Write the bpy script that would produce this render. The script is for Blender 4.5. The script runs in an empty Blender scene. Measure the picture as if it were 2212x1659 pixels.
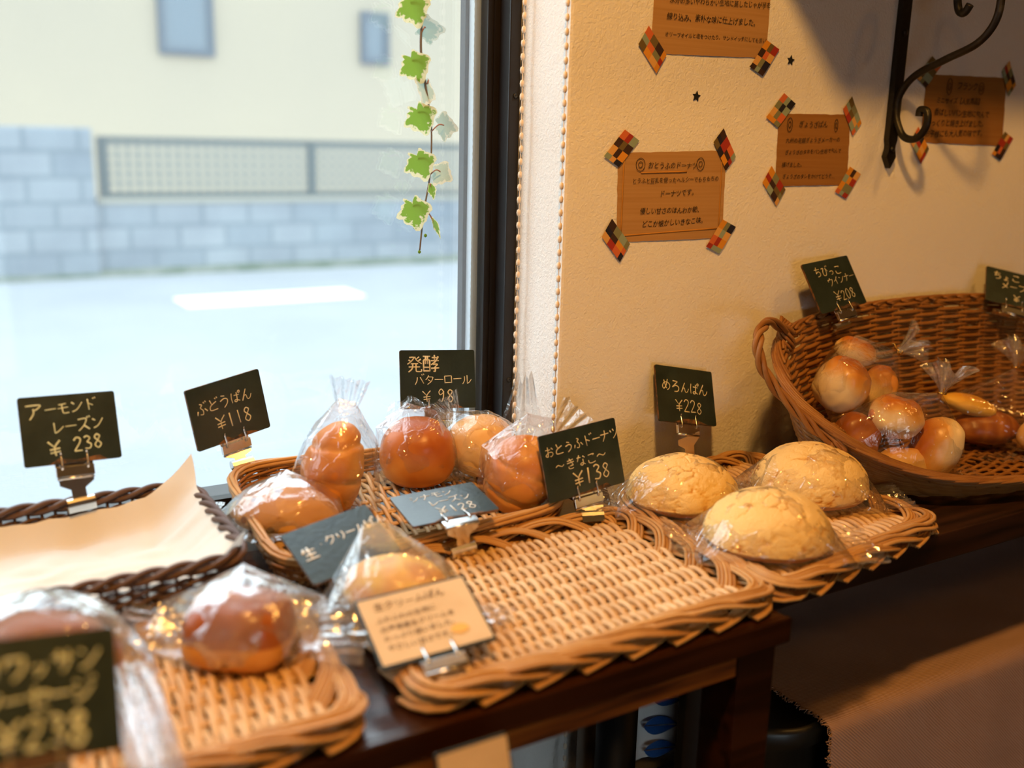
import bpy, math, random
import numpy as np
from mathutils import Vector, Matrix, Euler, noise
S = bpy.context.scene
COL = S.collection
random.seed(7)
PI = math.pi
Z0 = 0.72                       # height of the table top above the floor; everything below is written from the table top

# ------------------------------------------------------------------ camera
cam = bpy.data.cameras.new('camera'); cam_o = bpy.data.objects.new('camera', cam); COL.objects.link(cam_o)
cam.sensor_width = 36.0; cam.lens = 36.0 * 2200 / 2212
cam.clip_start = 0.02; cam.clip_end = 200
cam_o.matrix_world = Matrix(((0.85471721, 0.10169145, -0.5090357, 0), (-0.51853758, 0.21264948, -0.82819018, 0),
                             (0.02402632, 0.97182254, 0.23448601, 0.40), (0, 0, 0, 1)))
cam.dof.use_dof = True; cam.dof.focus_distance = 1.17; cam.dof.aperture_fstop = 2.8
S.camera = cam_o

# ------------------------------------------------------------------ world: bright overcast sky
w = bpy.data.worlds.new('overcast_sky'); S.world = w; w.use_nodes = True
nt = w.node_tree; nt.nodes.clear()
wo = nt.nodes.new('ShaderNodeOutputWorld'); bg = nt.nodes.new('ShaderNodeBackground')
gr = nt.nodes.new('ShaderNodeValToRGB'); sep = nt.nodes.new('ShaderNodeSeparateXYZ'); tc = nt.nodes.new('ShaderNodeTexCoord')
nt.links.new(tc.outputs['Generated'], sep.inputs[0]); nt.links.new(sep.outputs['Z'], gr.inputs[0])
gr.color_ramp.elements[0].color = (0.90, 0.96, 1.0, 1); gr.color_ramp.elements[1].color = (0.72, 0.86, 1.0, 1)
nt.links.new(gr.outputs[0], bg.inputs[0]); bg.inputs[1].default_value = 6.2; nt.links.new(bg.outputs[0], wo.inputs[0])

# ------------------------------------------------------------------ the shop's warm lamps and added fill lights
def lamp(name, loc, energy, radius, color=(1.0, 0.485, 0.105), spot=None, target=None):
    l = bpy.data.lights.new(name, 'SPOT' if spot else 'POINT'); l.energy = energy; l.color = color; l.shadow_soft_size = radius
    o = bpy.data.objects.new(name, l); o.location = loc; COL.objects.link(o)
    if spot:
        l.spot_size = math.radians(spot); l.spot_blend = 0.5
        o.rotation_euler = (Vector(target) - Vector(loc)).to_track_quat('-Z', 'Y').to_euler()
    return o
lamp('ceiling_spot_and_fill', (0.05, 0.05, 1.55), 97, 0.06, spot=100, target=(0.85, 0.93, 0.1))
lamp('ceiling_spot_and_fill', (1.35, 0.10, 1.50), 17, 0.06, spot=110, target=(1.3, 0.80, -0.1))
lamp('ceiling_spot_and_fill', (-0.8, -1.2, 1.6), 12, 0.08)  # unseen fill light, added to brighten the scene from the front
lamp('ceiling_spot_and_fill', (2.2, -1.0, 1.6), 8, 0.08)  # another added fill light, out of view to the right
S.view_settings.view_transform = 'Standard'; S.view_settings.look = 'None'; S.view_settings.gamma = 1.0
S.view_settings.use_curve_mapping = False; S.view_settings.exposure = 0.0
S.cycles.transparent_max_bounces = 28; S.cycles.max_bounces = 10; S.cycles.sample_clamp_indirect = 6.0
S.cycles.use_denoising = True

# ------------------------------------------------------------------ helpers: meshes
def catmull(pts, n=6, closed=False):
    P = [Vector(p) for p in pts]; out = []
    m = len(P)
    if m < 3 and not closed: 
        return [P[0].lerp(P[-1], i / n) for i in range(n + 1)]
    for i in range(m if closed else m - 1):
        if closed: a, b, c, d = P[i - 1], P[i], P[(i + 1) % m], P[(i + 2) % m]
        else: a, b, c, d = P[max(i - 1, 0)], P[i], P[i + 1], P[min(i + 2, m - 1)]
        for k in range(n):
            t = k / n
            out.append(0.5 * ((2 * b) + (c - a) * t + (2 * a - 5 * b + 4 * c - d) * t * t + (3 * b - a - 3 * c + d) * t ** 3))
    if not closed: out.append(P[-1])
    return out

class MB:
    def __init__(s): s.v = []; s.f = []; s.m = []
    def add(s, vs, fs, mi=0):
        o = len(s.v); s.v += [tuple(p) for p in vs]; s.f += [tuple(i + o for i in f) for f in fs]; s.m += [mi] * len(fs); return s
    def tube(s, pts, r, n=6, closed=False, mi=0, flat=None):
        P = [Vector(p) for p in pts]; m = len(P)
        if m < 2: return s
        R = r if isinstance(r, (list, tuple)) else [r] * m
        vs = []; prev = None
        for i in range(m):
            if closed: t = P[(i + 1) % m] - P[i - 1]
            else: t = P[min(i + 1, m - 1)] - P[max(i - 1, 0)]
            if t.length < 1e-9: t = Vector((0, 0, 1))
            t.normalize()
            if flat is not None: b = Vector(flat) - t * t.dot(Vector(flat)); b = b.normalized() if b.length > 1e-6 else t.orthogonal().normalized()
            elif prev is None: b = t.orthogonal().normalized()
            else:
                b = prev - t * t.dot(prev); b = b.normalized() if b.length > 1e-6 else t.orthogonal().normalized()
            prev = b; c = t.cross(b); fl = 0.35 if flat is not None else 1.0
            for k in range(n):
                a = 2 * PI * k / n; vs.append(P[i] + (b * math.cos(a) * fl + c * math.sin(a)) * R[i])
        fs = []
        for i in range(m if closed else m - 1):
            j = (i + 1) % m
            for k in range(n): fs.append((i * n + k, i * n + (k + 1) % n, j * n + (k + 1) % n, j * n + k))
        if not closed: fs += [tuple(range(n))[::-1], tuple(range((m - 1) * n, m * n))]
        return s.add(vs, fs, mi)
    def box(s, lo, hi, mi=0, bev=0.0):
        x0, y0, z0 = lo; x1, y1, z1 = hi
        if bev <= 0:
            v = [(x0, y0, z0), (x1, y0, z0), (x1, y1, z0), (x0, y1, z0), (x0, y0, z1), (x1, y0, z1), (x1, y1, z1), (x0, y1, z1)]
            return s.add(v, [(0, 3, 2, 1), (4, 5, 6, 7), (0, 1, 5, 4), (1, 2, 6, 5), (2, 3, 7, 6), (3, 0, 4, 7)], mi)
        import bmesh
        bm = bmesh.new(); bmesh.ops.create_cube(bm, size=1.0)
        for q in bm.verts: q.co = Vector(((x0 + x1) / 2 + q.co.x * (x1 - x0), (y0 + y1) / 2 + q.co.y * (y1 - y0), (z0 + z1) / 2 + q.co.z * (z1 - z0)))
        bmesh.ops.bevel(bm, geom=bm.edges[:], offset=bev, segments=2, affect='EDGES', profile=0.6)
        bm.verts.index_update()
        vs = [q.co.copy() for q in bm.verts]; fs = [[q.index for q in f.verts] for f in bm.faces]; bm.free()
        return s.add(vs, fs, mi)
    def grid(s, fn, nu, nv, mi=0, cu=False, cv=False):
        vs = [fn(i / (nu if cu else nu - 1), j / (nv if cv else nv - 1)) for i in range(nu) for j in range(nv)]
        fs = []
        for i in range(nu if cu else nu - 1):
            for j in range(nv if cv else nv - 1):
                a, b = i, (i + 1) % nu; c, d = j, (j + 1) % nv
                fs.append((a * nv + c, b * nv + c, b * nv + d, a * nv + d))
        return s.add(vs, fs, mi)
    def prism(s, poly, fn0, fn1, mi=0):
        n = len(poly); vs = [fn0(*p) for p in poly] + [fn1(*p) for p in poly]
        return s.add(vs, [tuple(range(n))[::-1], tuple(range(n, 2 * n))] + [(i, (i + 1) % n, n + (i + 1) % n, n + i) for i in range(n)], mi)
    def lathe(s, prof, c=(0, 0, 0), n=24, mi=0):
        return s.grid(lambda u, v: (c[0] + prof[int(round(v * (len(prof) - 1)))][0] * math.cos(2 * PI * u), c[1] + prof[int(round(v * (len(prof) - 1)))][0] * math.sin(2 * PI * u), c[2] + prof[int(round(v * (len(prof) - 1)))][1]), n, len(prof), mi, cu=True)
    def xf(s, M): s.v = [tuple(M @ Vector(p)) for p in s.v]; return s
    def build(s, name, mats, parent=None, smooth=True, local=False, at=None):
        """at: origin of a top-level mesh; local: vertices already in the parent's frame"""
        off = Vector((0, 0, 0))
        if parent is not None and not local:
            q = parent
            while q is not None: off += q.location; q = q.parent
        if at is not None: off = Vector(at)
        me = bpy.data.meshes.new(name)
        me.from_pydata([tuple(Vector(p) - off) for p in s.v], [], s.f)
        mats = mats if isinstance(mats, (list, tuple)) else [mats]
        for m in mats: me.materials.append(m)
        if len(mats) > 1: me.polygons.foreach_set('material_index', s.m)
        if smooth: me.polygons.foreach_set('use_smooth', [True] * len(me.polygons))
        me.update(); o = bpy.data.objects.new(name, me); COL.objects.link(o)
        if at is not None: o.location = at
        if parent is not None: o.parent = parent
        return o

def tag(o, label=None, cat=None, group=None, kind=None):
    if label: o['label'] = label
    if cat: o['category'] = cat
    if group: o['group'] = group
    if kind: o['kind'] = kind
    return o
def thing(name, label, cat, loc=(0, 0, 0), rot=(0, 0, 0), group=None):
    o = bpy.data.objects.new(name, None); o.empty_display_size = 0.02; COL.objects.link(o); o.location = loc; o.rotation_euler = rot
    return tag(o, label, cat, group)
def struct(name, mb, m, smooth=False): return tag(mb.build(name, m, smooth=smooth), kind='structure')

# ------------------------------------------------------------------ helpers: materials
def newmat(name):
    m = bpy.data.materials.new(name); m.use_nodes = True; n = m.node_tree; n.nodes.clear()
    out = n.nodes.new('ShaderNodeOutputMaterial'); return m, n, out
def L(n, a, b): n.links.new(a, b)
def rgba(c): return (c[0], c[1], c[2], 1.0)
def srgb(h):
    h = h.lstrip('#'); f = lambda x: (x / 12.92) if x <= 0.04045 else ((x + 0.055) / 1.055) ** 2.4
    return tuple(f(int(h[i:i + 2], 16) / 255) for i in (0, 2, 4))
def pmat(name, c1, c2=None, scale=20, rough=0.6, bump=0.0, bscale=None, stretch=(1, 1, 1), island=0.0, metal=0.0, spec=0.5, detail=4, contrast=(0.35, 0.65), sss=0.0, transl=0.0, bdist=0.002, coat=0.0):
    m, n, out = newmat(name)
    p = n.nodes.new('ShaderNodeBsdfPrincipled'); p.inputs['Roughness'].default_value = rough; p.inputs['Metallic'].default_value = metal
    p.inputs['Specular IOR Level'].default_value = spec; p.inputs['Base Color'].default_value = rgba(c1)
    if coat: p.inputs['Coat Weight'].default_value = coat; p.inputs['Coat Roughness'].default_value = 0.15
    t = n.nodes.new('ShaderNodeTexCoord'); mp = n.nodes.new('ShaderNodeMapping'); mp.inputs['Scale'].default_value = stretch
    L(n, t.outputs['Object'], mp.inputs[0])
    if c2 is not None:
        nz = n.nodes.new('ShaderNodeTexNoise'); nz.inputs['Scale'].default_value = scale; nz.inputs['Detail'].default_value = detail
        L(n, mp.outputs[0], nz.inputs['Vector'])
        rp = n.nodes.new('ShaderNodeMapRange'); rp.inputs[1].default_value = contrast[0]; rp.inputs[2].default_value = contrast[1]
        L(n, nz.outputs[0], rp.inputs[0]); fac = rp.outputs[0]
        if island:
            g = n.nodes.new('ShaderNodeNewGeometry'); mx = n.nodes.new('ShaderNodeMix'); mx.inputs[0].default_value = island
            L(n, fac, mx.inputs[2]); L(n, g.outputs['Random Per Island'], mx.inputs[3]); fac = mx.outputs[0]
        mc = n.nodes.new('ShaderNodeMix'); mc.data_type = 'RGBA'; mc.inputs[6].default_value = rgba(c1); mc.inputs[7].default_value = rgba(c2)
        L(n, fac, mc.inputs[0]); L(n, mc.outputs[2], p.inputs['Base Color'])
    if bump:
        b = n.nodes.new('ShaderNodeBump'); b.inputs['Strength'].default_value = bump; b.inputs['Distance'].default_value = bdist
        nb = n.nodes.new('ShaderNodeTexNoise'); nb.inputs['Scale'].default_value = bscale or scale; nb.inputs['Detail'].default_value = 5
        L(n, mp.outputs[0], nb.inputs['Vector']); L(n, nb.outputs[0], b.inputs['Height']); L(n, b.outputs[0], p.inputs['Normal'])
    if sss: p.inputs['Subsurface Weight'].default_value = sss; p.inputs['Subsurface Radius'].default_value = (1, .5, .25); p.inputs['Subsurface Scale'].default_value = 0.006
    sh = p.outputs[0]
    if transl:
        tr = n.nodes.new('ShaderNodeBsdfTranslucent'); tr.inputs[0].default_value = rgba(c1); ms = n.nodes.new('ShaderNodeMixShader'); ms.inputs[0].default_value = transl
        L(n, p.outputs[0], ms.inputs[1]); L(n, tr.outputs[0], ms.inputs[2]); sh = ms.outputs[0]
    L(n, sh, out.inputs[0]); return m
def film_mat(name, base=0.05, edge=0.75, power=3.0, haze=0.03, rough=0.07, bump=0.25, bscale=70, tint=(1, 1, 1), flare_veil=False, crease=.16):
    """clear wrapping film: see-through with glossy glints and a trace of milky haze"""
    m, n, out = newmat(name)
    tr = n.nodes.new('ShaderNodeBsdfTransparent'); tr.inputs[0].default_value = rgba(tint)
    gl = n.nodes.new('ShaderNodeBsdfGlossy'); gl.inputs['Roughness'].default_value = rough
    df = n.nodes.new('ShaderNodeBsdfTranslucent' if flare_veil else 'ShaderNodeBsdfDiffuse'); df.inputs[0].default_value = (0.9, 0.9, 0.92, 1)
    lw = n.nodes.new('ShaderNodeLayerWeight'); lw.inputs[0].default_value = 0.5
    pw = n.nodes.new('ShaderNodeMath'); pw.operation = 'POWER'; pw.inputs[1].default_value = power
    ml = n.nodes.new('ShaderNodeMath'); ml.operation = 'MULTIPLY_ADD'; ml.inputs[1].default_value = edge; ml.inputs[2].default_value = base
    L(n, lw.outputs['Facing'], pw.inputs[0]); L(n, pw.outputs[0], ml.inputs[0])
    if bump:
        t = n.nodes.new('ShaderNodeTexCoord'); nz = n.nodes.new('ShaderNodeTexNoise'); nz.inputs['Scale'].default_value = bscale; nz.inputs['Detail'].default_value = 3
        nz.inputs['Distortion'].default_value = 1.2
        b = n.nodes.new('ShaderNodeBump'); b.inputs['Strength'].default_value = bump; b.inputs['Distance'].default_value = 0.004
        L(n, t.outputs['Object'], nz.inputs['Vector']); L(n, nz.outputs[0], b.inputs['Height'])
        L(n, b.outputs[0], gl.inputs['Normal']); L(n, b.outputs[0], lw.inputs['Normal'])
        # fine creases: thin ridges that catch the light
        wn = n.nodes.new('ShaderNodeTexNoise'); wn.inputs['Scale'].default_value = 30; L(n, t.outputs['Object'], wn.inputs['Vector'])
        wm = n.nodes.new('ShaderNodeVectorMath'); wm.operation = 'MULTIPLY_ADD'; wm.inputs[1].default_value = (.035, .035, .035); L(n, wn.outputs['Color'], wm.inputs[0]); L(n, t.outputs['Object'], wm.inputs[2])
        vo = n.nodes.new('ShaderNodeTexVoronoi'); vo.feature = 'DISTANCE_TO_EDGE'; vo.inputs['Scale'].default_value = 34; L(n, wm.outputs[0], vo.inputs['Vector'])
        cr = n.nodes.new('ShaderNodeMapRange'); cr.inputs[1].default_value = 0.0; cr.inputs[2].default_value = 0.035; cr.inputs[3].default_value = 1.0; cr.inputs[4].default_value = 0.0; L(n, vo.outputs['Distance'], cr.inputs[0])
        b.inputs['Distance'].default_value = 0.004
        b2 = n.nodes.new('ShaderNodeBump'); b2.inputs['Strength'].default_value = min(.8, crease * 5); b2.inputs['Distance'].default_value = .0012
        L(n, cr.outputs[0], b2.inputs['Height']); L(n, b.outputs[0], b2.inputs['Normal']); L(n, b2.outputs[0], gl.inputs['Normal'])
        ca = n.nodes.new('ShaderNodeMath'); ca.operation = 'MULTIPLY_ADD'; ca.inputs[1].default_value = crease; L(n, cr.outputs[0], ca.inputs[0]); L(n, ml.outputs[0], ca.inputs[2]); ml = ca
    m1 = n.nodes.new('ShaderNodeMixShader'); m1.inputs[0].default_value = haze; L(n, tr.outputs[0], m1.inputs[1]); L(n, df.outputs[0], m1.inputs[2])
    m2 = n.nodes.new('ShaderNodeMixShader'); L(n, ml.outputs[0], m2.inputs[0]); L(n, m1.outputs[0], m2.inputs[1]); L(n, gl.outputs[0], m2.inputs[2])
    L(n, m2.outputs[0], out.inputs[0]); return m
def plaster_mat(name, c, rough=0.9, strength=0.5):
    m, n, out = newmat(name); p = n.nodes.new('ShaderNodeBsdfPrincipled'); p.inputs['Base Color'].default_value = rgba(c); p.inputs['Roughness'].default_value = rough
    p.inputs['Specular IOR Level'].default_value = 0.2
    t = n.nodes.new('ShaderNodeTexCoord'); a = n.nodes.new('ShaderNodeTexNoise'); a.inputs['Scale'].default_value = 250; a.inputs['Detail'].default_value = 3; a.inputs['Distortion'].default_value = 0.8
    b2 = n.nodes.new('ShaderNodeTexNoise'); b2.inputs['Scale'].default_value = 28; b2.inputs['Detail'].default_value = 6
    ad = n.nodes.new('ShaderNodeMath'); ad.operation = 'MULTIPLY_ADD'; ad.inputs[1].default_value = 0.7
    L(n, t.outputs['Object'], a.inputs['Vector']); L(n, t.outputs['Object'], b2.inputs['Vector']); L(n, b2.outputs[0], ad.inputs[0]); L(n, a.outputs[0], ad.inputs[2])
    b = n.nodes.new('ShaderNodeBump'); b.inputs['Strength'].default_value = strength; b.inputs['Distance'].default_value = 0.004
    L(n, ad.outputs[0], b.inputs['Height']); L(n, b.outputs[0], p.inputs['Normal']); L(n, p.outputs[0], out.inputs[0]); return m
def wood_mat(name, c1, c2, axis=0, scale=1.0, rough=0.35, contrast=(0.3, 0.7)):
    st = [26 * scale] * 3; st[axis] = 1.6 * scale
    return pmat(name, c1, c2, scale=3.0, rough=rough, stretch=tuple(st), bump=0.25, bscale=3.5, contrast=contrast, bdist=0.001)
# ------------------------------------------------------------------ materials
M = {}
M['plaster'] = plaster_mat('cream_plaster', (0.86, 0.84, 0.80), strength=0.36)
M['brownwall'] = plaster_mat('tan_wall', (0.20, 0.13, 0.08))
M['ceiling'] = plaster_mat('ceiling_plaster', (0.26, 0.19, 0.12), strength=0.2)
M['floor'] = wood_mat('floor_wood', srgb('4a2c18'), srgb('2c1a0e'), 0, 0.4, 0.5)
M['frame'] = pmat('dark_anodised_frame', srgb('1d1714'), srgb('110d0b'), 8, 0.38, spec=0.4)
M['spacer'] = pmat('pale_spacer_bar', (0.62, 0.66, 0.70), rough=0.35, metal=0.6)
M['rubber'] = pmat('black_gasket', (0.012, 0.014, 0.018), rough=0.5)
M['pane'] = film_mat('window_glass', 0.045, 0.8, 5.0, 0.045, 0.0, 0.0, tint=(0.93, 0.97, 0.97), flare_veil=True)  # pale translucent veil mixed in to imitate flare and reflections over the street
M['darkwood'] = wood_mat('dark_table_wood', srgb('3d1f0e'), srgb('180b06'), 0, 1.0, 0.2)
M['apron'] = wood_mat('reddish_apron_wood', srgb('c46a20'), srgb('4a2009'), 0, 1.0, 0.35, (0.35, 0.62))
M['shelfwood'] = wood_mat('dark_shelf_wood', srgb('3a2112'), srgb('150a05'), 0, 1.2, 0.4)
M['sillwood'] = wood_mat('dark_sill_wood', srgb('2f1a0e'), srgb('140a06'), 0, 1.0, 0.35)
M['iron'] = pmat('hammered_black_iron', (0.012, 0.010, 0.009), (0.05, 0.045, 0.04), 60, 0.42, bump=0.5, bscale=80, metal=0.3, contrast=(0.6, 0.8))
M['steel'] = pmat('bright_steel', (0.72, 0.70, 0.67), rough=0.22, metal=1.0)
M['gold'] = pmat('gold_foil', (0.95, 0.62, 0.16), rough=0.2, metal=1.0)
M['asphalt'] = pmat('pale_wet_asphalt', (0.200, 0.205, 0.212), (0.225, 0.23, 0.235), 1.2, 0.8)
M['roadpaint'] = pmat('white_road_paint', (0.8, 0.8, 0.8), rough=0.7)
M['house'] = pmat('cream_siding', (0.252, 0.212, 0.148), (0.236, 0.200, 0.143), 0.5, 0.8)
M['fence'] = pmat('dark_green_fence_paint', (0.030, 0.045, 0.045), rough=0.5)
M['mesh_wire'] = pmat('dull_fence_wire', (0.11, 0.115, 0.10), rough=0.5)
M['coping'] = pmat('beige_coping', (0.24, 0.225, 0.18), rough=0.8)
M['moss'] = pmat('green_moss', (0.03, 0.055, 0.02), (0.12, 0.13, 0.10), 4, 0.9)
M['hwin'] = pmat('blue_grey_window_glass', (0.045, 0.075, 0.10), rough=0.15)
M['hwinframe'] = pmat('dark_blue_window_frame', (0.018, 0.035, 0.055), rough=0.4)

M['screw'] = pmat('black_screw', (0.03, 0.03, 0.03), rough=0.4, metal=.5)
def brick_mat():
    m, n, out = newmat('grey_block_wall'); p = n.nodes.new('ShaderNodeBsdfPrincipled'); p.inputs['Roughness'].default_value = 0.9
    t = n.nodes.new('ShaderNodeTexCoord'); mp = n.nodes.new('ShaderNodeMapping'); mp.inputs['Rotation'].default_value = (PI / 2, 0, 0)
    b = n.nodes.new('ShaderNodeTexBrick'); b.inputs['Color1'].default_value = (0.14, 0.165, 0.19, 1); b.inputs['Color2'].default_value = (0.19, 0.21, 0.23, 1); b.inputs['Mortar'].default_value = (0.115, 0.14, 0.16, 1)
    b.inputs['Scale'].default_value = 1.0; b.inputs['Brick Width'].default_value = 0.42; b.inputs['Row Height'].default_value = 0.21; b.inputs['Mortar Size'].default_value = 0.02
    L(n, t.outputs['Object'], mp.inputs[0]); L(n, mp.outputs[0], b.inputs['Vector'])
    nz = n.nodes.new('ShaderNodeTexNoise'); nz.inputs['Scale'].default_value = 1.6; nz.inputs['Detail'].default_value = 5; L(n, t.outputs['Object'], nz.inputs['Vector'])
    mx = n.nodes.new('ShaderNodeMix'); mx.data_type = 'RGBA'; mx.blend_type = 'MULTIPLY'; mx.inputs[0].default_value = 0.5
    rp = n.nodes.new('ShaderNodeValToRGB'); rp.color_ramp.elements[0].position = 0.35; rp.color_ramp.elements[1].position = 0.7; rp.color_ramp.elements[0].color = (0.6, 0.62, 0.66, 1); rp.color_ramp.elements[1].color = (1.2, 1.2, 1.15, 1)
    L(n, nz.outputs[0], rp.inputs[0]); L(n, b.outputs[0], mx.inputs[6]); L(n, rp.outputs[0], mx.inputs[7]); L(n, mx.outputs[2], p.inputs['Base Color']); L(n, p.outputs[0], out.inputs[0]); return m
M['block'] = brick_mat()

# ------------------------------------------------------------------ the room
XR, YW, YG = 0.634, 0.933, 1.062      # window reveal, plastered wall, glass
F = -Z0; CE = 1.75; XL, XE, YN = -2.2, 3.0, -2.4
struct('floor', MB().box((XL - .1, YN - .1, F - .1), (XE + .1, 1.14, F)), M['floor'])
struct('ceiling', MB().box((XL - .1, YN - .1, CE), (XE + .1, 1.14, CE + .1)), M['ceiling'])
struct('wall_left', MB().box((XL - .1, YN, F), (XL, 1.14, CE)), M['brownwall'])
struct('wall_right', MB().box((XE, YN, F), (XE + .1, 1.14, CE)), M['brownwall'])
D0, D1, DT = -0.95, 0.45, 0.40
wf_ = MB().box((XL - .1, YN - .1, F), (D0, YN, CE)); wf_.box((D1, YN - .1, F), (XE + .1, YN, CE)); wf_.box((D0, YN - .1, DT), (D1, YN, CE)); wf_.box((D0, YN - .1, F), (D1, YN, F + .06))
struct('wall_front', wf_, M['brownwall'])
dr = MB(); dr.box((D0, YN - .07, F + .06), (D0 + .05, YN - .03, DT)); dr.box((D1 - .05, YN - .07, F + .06), (D1, YN - .03, DT)); dr.box((D0 + .05, YN - .07, DT - .05), (D1 - .05, YN - .03, DT)); dr.box((D0 + .05, YN - .07, F + .06), (D1 - .05, YN - .03, F + .10))
do = struct('window_2', dr, M['frame']); MB().box((D0 + .05, YN - .055, F + .10), (D1 - .05, YN - .047, DT - .05)).build('window_pane', M['pane'], do, smooth=False)
wb = MB()
wb.box((XR, YW, F), (XE, 1.14, CE), bev=0.004)
wb.box((XL, YW, F), (XR + .003, 1.14, -0.03)); wb.box((XL, YW, 1.32), (XR + .003, 1.14, CE)); wb.box((XL, YW, -0.03), (-1.75, 1.14, 1.32))
struct('wall_back', wb, M['plaster'], smooth=False)
struct('trim_1', MB().box((-1.75, YW - .006, -0.03), (XR - .002, 1.14, -0.004), bev=0.003), M['sillwood'])
# window: dark frame, inner sash, spacer and one big pane
wf = MB()
for (x0, x1) in ((0.6175, XR - .0015), (-1.75, -1.735)): wf.box((x0, 1.027, -0.004), (x1, 1.14, 1.32), bev=0.0015)
wf.box((-1.735, 1.027, 1.30), (0.6175, 1.14, 1.32))
win = struct('window_1', wf, M['frame'])
ws = MB()
ws.box((0.603, 1.052, -0.004), (0.6175, 1.10, 1.30), bev=0.001); ws.box((0.6105, 1.0495, -0.004), (0.6175, 1.053, 1.30))
ws.box((-1.735, 1.052, -0.004), (-1.72, 1.10, 1.30)); ws.box((-1.72, 1.052, -0.004), (0.603, 1.10, 0.012)); ws.box((-1.72, 1.052, 1.285), (0.603, 1.10, 1.30))
ws.build('window_sash', M['frame'], win, smooth=False)
sp = MB()
sp.box((0.5945, 1.068, 0.012), (0.603, 1.080, 1.285))
for k in range(150): sp.box((0.5938, 1.0675, 0.02 + k * .008), (0.5948, 1.0681, 0.0225 + k * .008))
sp.build('spacer_bar', M['spacer'], win, smooth=False)
MB().box((0.5905, 1.082, 0.012), (0.603, 1.094, 1.285)).build('gasket', M['rubber'], win, smooth=False)
MB().box((-1.72, 1.0622, 0.012), (0.603, 1.0662, 1.285)).build('window_pane', M['pane'], win, smooth=False)
for z in (0.447, 0.115):
    s = MB().lathe([(0.0005, 0), (0.003, 0), (0.0034, 0.0006), (0.0014, 0.0012), (0.0009, 0.0006), (0.0001, 0.0005)], n=14).xf(Matrix.Translation((0.6265, 1.0268, z)) @ Matrix.Rotation(PI / 2, 4, 'X'))
    s.build('frame_screw', M['screw'], win)

# ------------------------------------------------------------------ the street
SZ = -0.844
struct('road', MB().box((-40, -40, SZ - .2), (60, 9.36, SZ)), M['asphalt'])
tag(MB().box((1.80, 7.42, SZ), (3.18, 7.85, SZ + .006)).build('road_marking', M['roadpaint'], at=(1.8, 7.42, SZ), smooth=False), 'white painted dash on the road outside the window', 'road marking')
lowwall = MB().box((-20, 9.36, SZ), (40, 9.52, -0.225))
o = tag(lowwall.build('block_wall', M['block'], smooth=False, at=(1.6, 9.36, SZ)), 'low grey concrete block wall across the street under the mesh fence', 'wall')
MB().box((1.56, 9.345, -0.225), (40, 9.535, -0.185)).build('coping', M['coping'], o, smooth=False)
mo = MB(); rr = random.Random(3)
mo.grid(lambda u, v: (-20 + 60 * u, 9.36 - .16 * v * (0.5 + noise.noise((u * 60, 0, 3)) * .5 + .5), SZ + .05 * (1 - v) + .002), 240, 3)
mo.build('moss_strip', M['moss'], o)
tag(MB().box((-20, 9.30, SZ), (1.54, 9.56, 0.40), bev=0.02).build('block_gate_pillar', M['block'], smooth=False, at=(0.8, 9.3, SZ)), 'taller grey block wall left of the fence across the street', 'wall')
fe = thing('mesh_fence', 'dark green metal mesh fence on top of the low block wall', 'fence', (3.5, 9.44, -0.185))
MB().box((1.6, 9.42, 0.285), (30, 9.46, 0.335)).build('top_rail', M['fence'], fe, smooth=False)
MB().box((1.6, 9.42, -0.185), (30, 9.46, -0.135)).build('bottom_rail', M['fence'], fe, smooth=False)
for x in (1.63, 3.51, 5.40, 7.3): MB().box((x - .035, 9.40, -0.185), (x + .035, 9.48, 0.335)).build('post', M['fence'], fe, smooth=False)
fm = MB()
for i in range(130): fm.box((1.66 + i * .085, 9.435, -0.14), (1.690 + i * .085, 9.445, 0.29))
for i in range(5): fm.box((1.6, 9.43, -0.075 + i * .08), (12.7, 9.436, -0.045 + i * .08))
fm.build('wire_mesh', M['mesh_wire'], fe, smooth=False)
ho = thing('street_house', 'cream house with two small dark-framed windows across the street', 'house', (3.5, 11.0, SZ))
MB().box((-12, 11.0, SZ), (30, 16, 5.0)).build('facade', M['house'], ho, smooth=False)
for (x0, x1, z0, z1) in ((2.51, 3.06, 1.14, 2.35), (4.68, 5.015, 1.165, 1.715)):
    h = MB()
    h.box((x0, 10.95, z0), (x0 + .06, 11.02, z1)); h.box((x1 - .06, 10.95, z0), (x1, 11.02, z1)); h.box((x0 + .06, 10.95, z0), (x1 - .06, 11.02, z0 + .06)); h.box((x0 + .06, 10.95, z1 - .06), (x1 - .06, 11.02, z1))
    wn = h.build('house_window', M['hwinframe'], ho, smooth=False)
    MB().box((x0 + .06, 10.98, z0 + .06), (x1 - .06, 10.995, z1 - .06)).build('window_glass', M['hwin'], wn, smooth=False)

# ------------------------------------------------------------------ table, wall shelf and what hides beneath
tb = thing('display_table', 'dark brown wooden table holding the wicker bread trays, nearest the camera', 'table', (0.1, 0.75, F))
tt = MB()
for i in range(4): tt.box((-0.75, 0.571 + i * .0895, -0.018), (0.638, 0.571 + i * .0895 + .0890, -0.0005), bev=0.0012)
tt.build('table_top', M['darkwood'], tb, smooth=False)
MB().box((-0.75, 0.566, -0.024), (0.641, 0.5725, -0.0010), bev=0.0015).build('edge_moulding', M['darkwood'], tb, smooth=False)
MB().box((-0.70, 0.580, -0.051), (0.592, 0.598, -0.0185)).build('apron', M['apron'], tb, smooth=False)
for (x, y) in ((0.592, 0.577), (0.50, 0.88), (-0.72, 0.577), (-0.72, 0.88)):
    MB().box((x, y, F), (x + .044, y + .044, -0.0185), bev=0.002).build('leg', M['darkwood'], tb, smooth=False)
MB().box((-0.70, 0.60, -0.26), (0.44, 0.86, -0.24)).build('lower_shelf', M['darkwood'], tb, smooth=False)
sh = MB().box((0.645, 0.630, -0.033), (2.6, YW - .001, -0.0005), bev=0.0018)
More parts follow.
